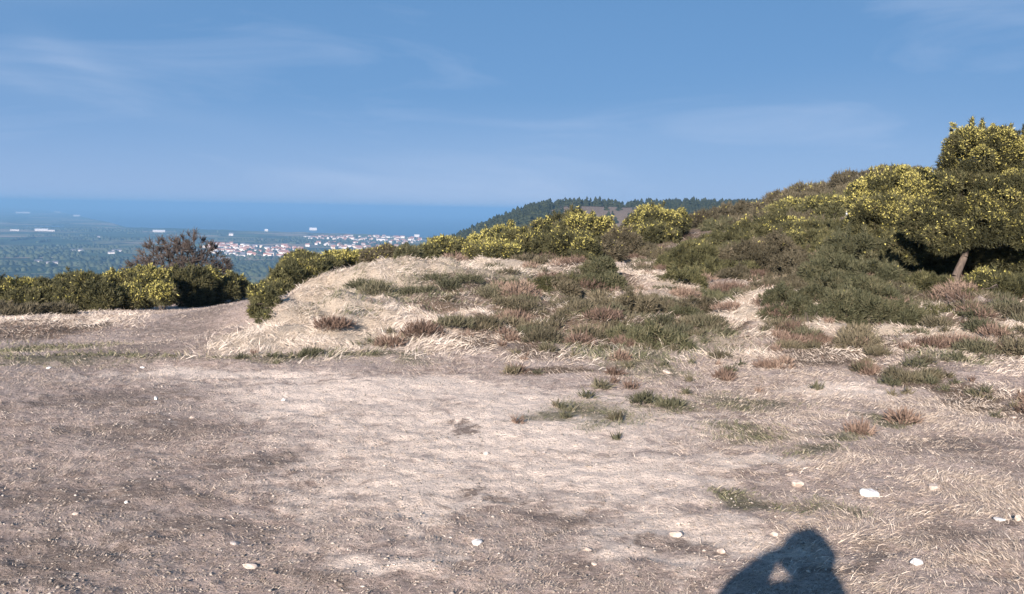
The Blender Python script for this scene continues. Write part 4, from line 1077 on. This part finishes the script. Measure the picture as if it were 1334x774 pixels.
k = RNG.random(len(x)) < np.clip((g - .12) * 2.0, 0, 1) * np.clip((cl - .34) * 4, .05, 1)
x, y = x[k], y[k]
nearf = (y < 9.3)
blades(x, y, RNG.uniform(.015, .065, len(x)) * np.where(nearf, .8, 1.7), RNG.uniform(.0025, .006, len(x)) * np.where(nearf, 1, 1.8), .8, M['green'], 'green_grass', 'short dull green grass growing in patches', np.clip(RNG.normal(.5, .28, len(x)), 0, 1), seg=2)
print('green', len(x))

x, y = polar(200000, 7.0, 40, 40)
g = np.clip(mask('heathy', x, y) + .25 * slope_mask(x, y), 0, 1); cl = fbm(x * 2.8, y * 2.8, 27, 3)
k = RNG.random(len(x)) < np.clip((g - .2) * 2, 0, 1) * np.clip((cl - .42) * 4, 0, 1)
x, y = x[k], y[k]
blades(x, y, RNG.uniform(.03, .12, len(x)) * np.where(y < 10, .6, 1), RNG.uniform(.003, .007, len(x)) * np.where(y < 10, .6, 1.2), 1.0, M['bracken'], 'dead_bracken', 'reddish brown dead bracken and heather litter on the slope', np.clip(RNG.normal(.45, .25, len(x)), 0, 1), cat='bracken')
print('bracken', len(x))

x, y = polar(800000, 3.2, 27, 40)
cl = fbm(x * 2.0, y * 3.5, 33, 4)
k = RNG.random(len(x)) < np.clip((cl - .30) * 3.0, .05, 1) * (1 - .85 * mask('pale', x, y)) * (1 - .7 * mask('dirt', x, y))
x, y, cl = x[k], y[k], cl[k]
rr = np.hypot(x, y)
blades(x, y, RNG.uniform(.008, .028, len(x)) * (0.8 + rr / 12), RNG.uniform(.0016, .0036, len(x)) * (0.7 + rr / 8), 1.1, M['turf'], 'dead_turf', 'thin dead turf and thatch over the worn clearing', np.clip(RNG.normal(.45, .24, len(x)), 0, 1), seg=1)
print('turf', len(x))

def rocks(n, r0, r1, smin, smax, pw, vfun):
    x, y = polar(n, r0, r1, 40)
    s = smin * (smax / smin) ** (RNG.random(n) ** pw)
    z = zg(x, y)
    oc = np.array([[1, 0, 0], [-1, 0, 0], [0, 1, 0], [0, -1, 0], [0, 0, 1], [0, 0, -1]], float)
    of = np.array([[0, 2, 4], [2, 1, 4], [1, 3, 4], [3, 0, 4], [2, 0, 5], [1, 2, 5], [3, 1, 5], [0, 3, 5]])
    V = oc[None] * RNG.uniform(.6, 1.3, (n, 6, 1)) + RNG.normal(0, .16, (n, 6, 3))
    an = RNG.random(n) * 6.28; c, si = np.cos(an)[:, None], np.sin(an)[:, None]
    vx = V[:, :, 0] * c - V[:, :, 1] * si; vy = V[:, :, 0] * si + V[:, :, 1] * c
    V = np.stack([vx, vy * .8, V[:, :, 2] * .55], 2) * s[:, None, None] + np.c_[x, y, z + s * .15][:, None, :]
    F = (of[None] + (np.arange(n) * 6)[:, None, None]).reshape(-1, 3)
    return V.reshape(-1, 3), F, np.repeat(vfun(n), 6)
V, F, A = rocks(50000, 3.2, 22, .003, .013, 2.4, lambda n: RNG.random(n) ** 2.0 * .7)
tag(link('gravel', mesh_np('gravel', V, F, M['stone_grit'], {'v': A})), 'small loose stones and grit strewn over the clearing', 'gravel', kind='stuff')

# ------------------------------------------------------------------ the stones one can point at
def stone(px, py, w_px, h_px, mt, label, group=None, seed=0):
    q = hit(px, py); w = w_px / FPX * q[1] / 2; h = h_px / FPX * q[1] / 2
    import bmesh
    bm = bmesh.new(); bmesh.ops.create_icosphere(bm, subdivisions=3, radius=1)
    rg = np.random.default_rng(seed)
    pl = [(unit(rg.normal(size=3)), rg.uniform(.45, .85)) for _ in range(14)]
    for v_ in bm.verts:
        co = np.array(v_.co)
        for nrm, dd in pl:
            t = co @ nrm
            if t > dd: co = co - nrm * (t - dd) * 0.9
        co = co * (1 + .05 * math.sin(co[0] * 7 + seed) * math.sin(co[1] * 6 + co[2] * 5))
        v_.co = co * np.array([w * 1.12, w * .85, h * 1.25])
    me_ = bpy.data.meshes.new('stone'); bm.to_mesh(me_); bm.free(); me_.materials.append(mt)
    o = link('stone', me_, loc=(q[0], q[1], zg(q[0], q[1])[0] + h * .32)); o.rotation_euler = (0, 0, rg.uniform(-.4, .4))
    tag(o, label, 'stone', group)
G = 'loose stones in the clearing'
ST = [(1133, 646, 26, 13, 'rock_white', 'largest bright white stone, flat-topped, on the ground beyond the head of the shadow'),
      (1216, 639, 18, 14, 'rock_cream', 'round cream stone farther from the shadow than the flat white one'),
      (1037, 635, 22, 11, 'rock_cream', 'flat pinkish cream stone beside a green grass patch above the shadow'),
      (1030, 620, 12, 6, 'rock_cream', 'thin pale stone just behind the flat pinkish one'),
      (1193, 738, 18, 10, 'rock_white', 'white stone closest to the side of the head shadow'),
      (1301, 683, 15, 7, 'rock_white', 'flat white stone near the right edge of the clearing'),
      (1326, 681, 12, 14, 'rock_cream', 'upright pale stone cut by the right edge of the view'),
      (880, 703, 18, 11, 'rock_cream', 'rounded cream stone on the dirt left of the shadow'),
      (883, 686, 10, 5, 'rock_cream', 'small pale stone right behind the rounded cream one'),
      (622, 713, 17, 10, 'rock_white', 'white stone alone on the pale sandy ground, nearest the lower middle'),
      (765, 718, 13, 8, 'rock_cream', 'small cream stone beside the dark dirt patch'),
      (774, 737, 10, 7, 'rock_cream', 'small pale stone lying in the dark dirt patch'),
      (326, 740, 26, 7, 'rock_cream', 'long flat pale stone lowest on the dark left ground'),
      (306, 711, 16, 5, 'rock_grey', 'thin grey stone behind the long flat pale one'),
      (203, 522, 8, 6, 'rock_white', 'small white stone half-way down the left ground'),
      (186, 480, 8, 5, 'rock_white', 'tiny white stone by the green rut at the start of the track'),
      (64, 480, 12, 4, 'rock_white', 'thin white stone by the rut near the left edge'),
      (369, 523, 9, 5, 'rock_white', 'small bright stone on the pinkish ground below the bank end'),
      (250, 546, 10, 6, 'rock_cream', 'small yellowish stone in the middle of the left ground'),
      (633, 594, 9, 7, 'rock_grey', 'small dark-sided stone on the palest sand'),
      (709, 594, 6, 5, 'rock_grey', 'tiny dark stone on the palest sand'),
      (98, 675, 12, 7, 'rock_cream', 'small cream stone on the dark left ground behind the long flat one'),
      (165, 657, 7, 5, 'rock_white', 'tiny white stone in the dark middle of the left ground'),
      (1010, 698, 14, 8, 'rock_cream', 'pale stone at the edge of the shadow shoulder'),
      (940, 722, 14, 8, 'rock_cream', 'pale stone lying left of the shadow arm'),
      (1320, 545, 11, 7, 'rock_cream', 'pale stone in the brown heath by the right edge'),
      (1163, 484, 14, 7, 'rock_cream', 'pale stone below the green broom bush'),
      (868, 487, 13, 7, 'rock_cream', 'cream stone at the foot of the low feathery bush')]
for i, (a, b, c, d, mt_, lab) in enumerate(ST): stone(a, b, c * (1 if c > 12 else .8), d * (1 if c > 12 else .8), M[mt_], lab, G, i + 3)

# ------------------------------------------------------------------ the person taking the picture (stands behind the viewpoint)
def person():
    nodes = {}
    edges = []
    def J(n, x, y, z, r, par=None, ry=None):
        nodes[n] = (len(nodes), (x, y, z), (r, ry or r))
        if par: edges.append((nodes[par][0], nodes[n][0]))
    by = -0.27
    J('pelvis', 0, by, .95, .155, None, .115)
    J('waist', 0, by, 1.10, .135, 'pelvis', .10)
    J('chest', -.07, by - .01, 1.27, .20, 'waist', .15)
    J('neck0', -.055, by, 1.43, .125, 'chest')
    J('neck', 0, by + .02, 1.49, .058, 'neck0')
    J('head0', -.005, by + .04, 1.57, .082, 'neck', .09)
    J('head1', -.01, by + .04, 1.655, .088, 'head0', .10)
    J('head2', -.01, by + .035, 1.71, .062, 'head1', .07)
    for s, t in ((-1, 'l'), (1, 'r')):
        J('hip' + t, s * .10, by, .88, .095, 'pelvis'); J('thigh' + t, s * .12, by + .01, .68, .078, 'hip' + t); J('knee' + t, s * .13, by + .02, .49, .058, 'thigh' + t)
        J('calf' + t, s * .14, by, .33, .058, 'knee' + t); J('ankle' + t, s * .145, by - .02, .09, .038, 'calf' + t)
        J('foot' + t, s * .155, by + .08, .045, .04, 'ankle' + t); J('toe' + t, s * .165, by + .19, .035, .03, 'foot' + t)
        J('sho' + t, s * .19 - .03, by, 1.42 if s < 0 else 1.39, .095, 'chest')
    J('trap', -.13, by + .01, 1.46, .085, 'chest'); edges.append((nodes['trap'][0], nodes['shol'][0])); edges.remove((nodes['chest'][0], nodes['shol'][0]))
    # left elbow held well out, right elbow tucked under
    J('uarl', -.27, by + .01, 1.39, .10, 'shol'); J('ell', -.385, by + .03, 1.39, .062, 'uarl'); J('foal', -.26, by + .07, 1.48, .09, 'ell'); J('wrl', -.15, -.16, 1.60, .042, 'foal'); J('pal', -.095, -.115, 1.60, .034, 'wrl', .02)
    J('elr', .22, by + .12, 1.22, .056, 'shor'); J('wrr', .13, -.15, 1.50, .042, 'elr'); J('par', .085, -.115, 1.55, .034, 'wrr', .02)
    for s, t in ((-1, 'l'), (1, 'r')):
        for k in range(4):
            z = 1.625 - k * .021 if t == 'l' else 1.605 - k * .021
            J(f'f{t}{k}a', s * .082, -.10 + .02, z, .0095, 'pa' + t); J(f'f{t}{k}b', s * .055, -.062, z + .004, .0085, f'f{t}{k}a'); J(f'f{t}{k}c', s * .032, -.058, z + .006, .007, f'f{t}{k}b')
        J(f't{t}a', s * .065, -.135, 1.555, .011, 'pa' + t); J(f't{t}b', s * .045, -.125, 1.575, .009, f't{t}a')
    me_ = bpy.data.meshes.new('person_rig'); me_.from_pydata([v_[1] for v_ in nodes.values()], edges, [])
    o = bpy.data.objects.new('person_rig', me_); COL.objects.link(o)
    sk = o.modifiers.new('skin', 'SKIN'); sk.use_smooth_shade = True
    for i, v_ in enumerate(nodes.values()):
        me_.skin_vertices[0].data[i].radius = v_[2]; me_.skin_vertices[0].data[i].use_root = (i == 0)
    ss = o.modifiers.new('sub', 'SUBSURF'); ss.levels = 2; ss.render_levels = 2
    dg = bpy.context.evaluated_depsgraph_get(); dg.update()
    body = bpy.data.meshes.new_from_object(o.evaluated_get(dg))
    bpy.data.objects.remove(o)
    import bmesh
    bm = bmesh.new(); bm.from_mesh(body)
    for v_ in bm.verts:   # nose, brow, chin, ears shaped out of the head surface
        x, y, z = v_.co
        if z > 1.5 and y > by + .09:
            v_.co.y += .022 * math.exp(-((x + .008) / .014) ** 2 - ((z - 1.60) / .022) ** 2) + .008 * math.exp(-((x + .008) / .03) ** 2 - ((z - 1.545) / .018) ** 2)
            for sx in (-.035, .03): v_.co.y -= .008 * math.exp(-((x - sx) / .014) ** 2 - ((z - 1.635) / .012) ** 2)
        if z > 1.56 and z < 1.65 and abs(x + .008) > .07 and abs(y - by - .035) < .03: v_.co.x += .014 * (1 if x > 0 else -1)
    bm.to_mesh(body); bm.free()
    body.materials.clear()
    for k in ('jacket', 'trousers', 'skin', 'black_plastic'): body.materials.append(M[k])
    for p in body.polygons:
        c = p.center; p.use_smooth = True
        hand = c.z > 1.52 and c.y > -.17 and abs(c.x) > .02 and abs(c.x) < .15
        p.material_index = 2 if (c.z > 1.475 and abs(c.x) < .12) or hand else 3 if c.z < .09 else 1 if c.z < .92 else 0
    e = bpy.data.objects.new('person', None); COL.objects.link(e)
    tag(e, 'person in dark jacket raising a camera, one elbow out, casting the shadow', 'person')
    link('body', body, e)
    bm = bmesh.new(); bmesh.ops.create_uvsphere(bm, u_segments=28, v_segments=18, radius=1)
    for v_ in list(bm.verts):
        if v_.co.y > .35 and v_.co.z < .25 or v_.co.z < -.55: bm.verts.remove(v_)
    for v_ in bm.verts:
        n_ = 1 + .06 * math.sin(v_.co.x * 9) * math.sin(v_.co.z * 8)
        v_.co = (v_.co.x * .128 * n_ - .01, v_.co.y * .128 * n_ + by + .02, v_.co.z * .145 * n_ + 1.635)
    hm_ = bpy.data.meshes.new('hair'); bm.to_mesh(hm_); bm.free(); hm_.materials.append(M['hair'])
    for p in hm_.polygons: p.use_smooth = True
    link('hair', hm_, e)
    c = bpy.data.objects.new('compact_camera', None); COL.objects.link(c); c.location = (0, -.085, 1.592)
    tag(c, 'small black compact camera held up in both hands of the person', 'camera')
    bm = bmesh.new(); bmesh.ops.create_cube(bm, size=1)
    for v_ in bm.verts: v_.co = (v_.co.x * .10, v_.co.y * .024, v_.co.z * .06)
    bmesh.ops.bevel(bm, geom=bm.edges[:], offset=.004, segments=2, affect='EDGES')
    cm = bpy.data.meshes.new('camera_body'); bm.to_mesh(cm); bm.free(); cm.materials.append(M['black_plastic']); link('camera_body', cm, c)
    V, F = tubes([(np.array([0, .0125, 0]), np.array([0, .03, 0]), .022, .020)], 24); link('lens_barrel', mesh_np('lens_barrel', V, F, M['black_plastic'], smooth=True), c)
    V, F = tubes([(np.array([0, .027, 0]), np.array([0, .029, 0]), .019, .0001)], 24); link('lens', mesh_np('lens', V, F, M['lens_glass'], smooth=True), c)
    V, F = tubes([(np.array([-.03, 0, .029]), np.array([-.03, 0, .036]), .006, .006)], 12); link('shutter_button', mesh_np('shutter_button', V, F, M['post']), c)
person()
print('OBJECTS', len(bpy.data.objects), 'sun el', math.degrees(SUN_EL), 'rot', math.degrees(SUN_ROT))
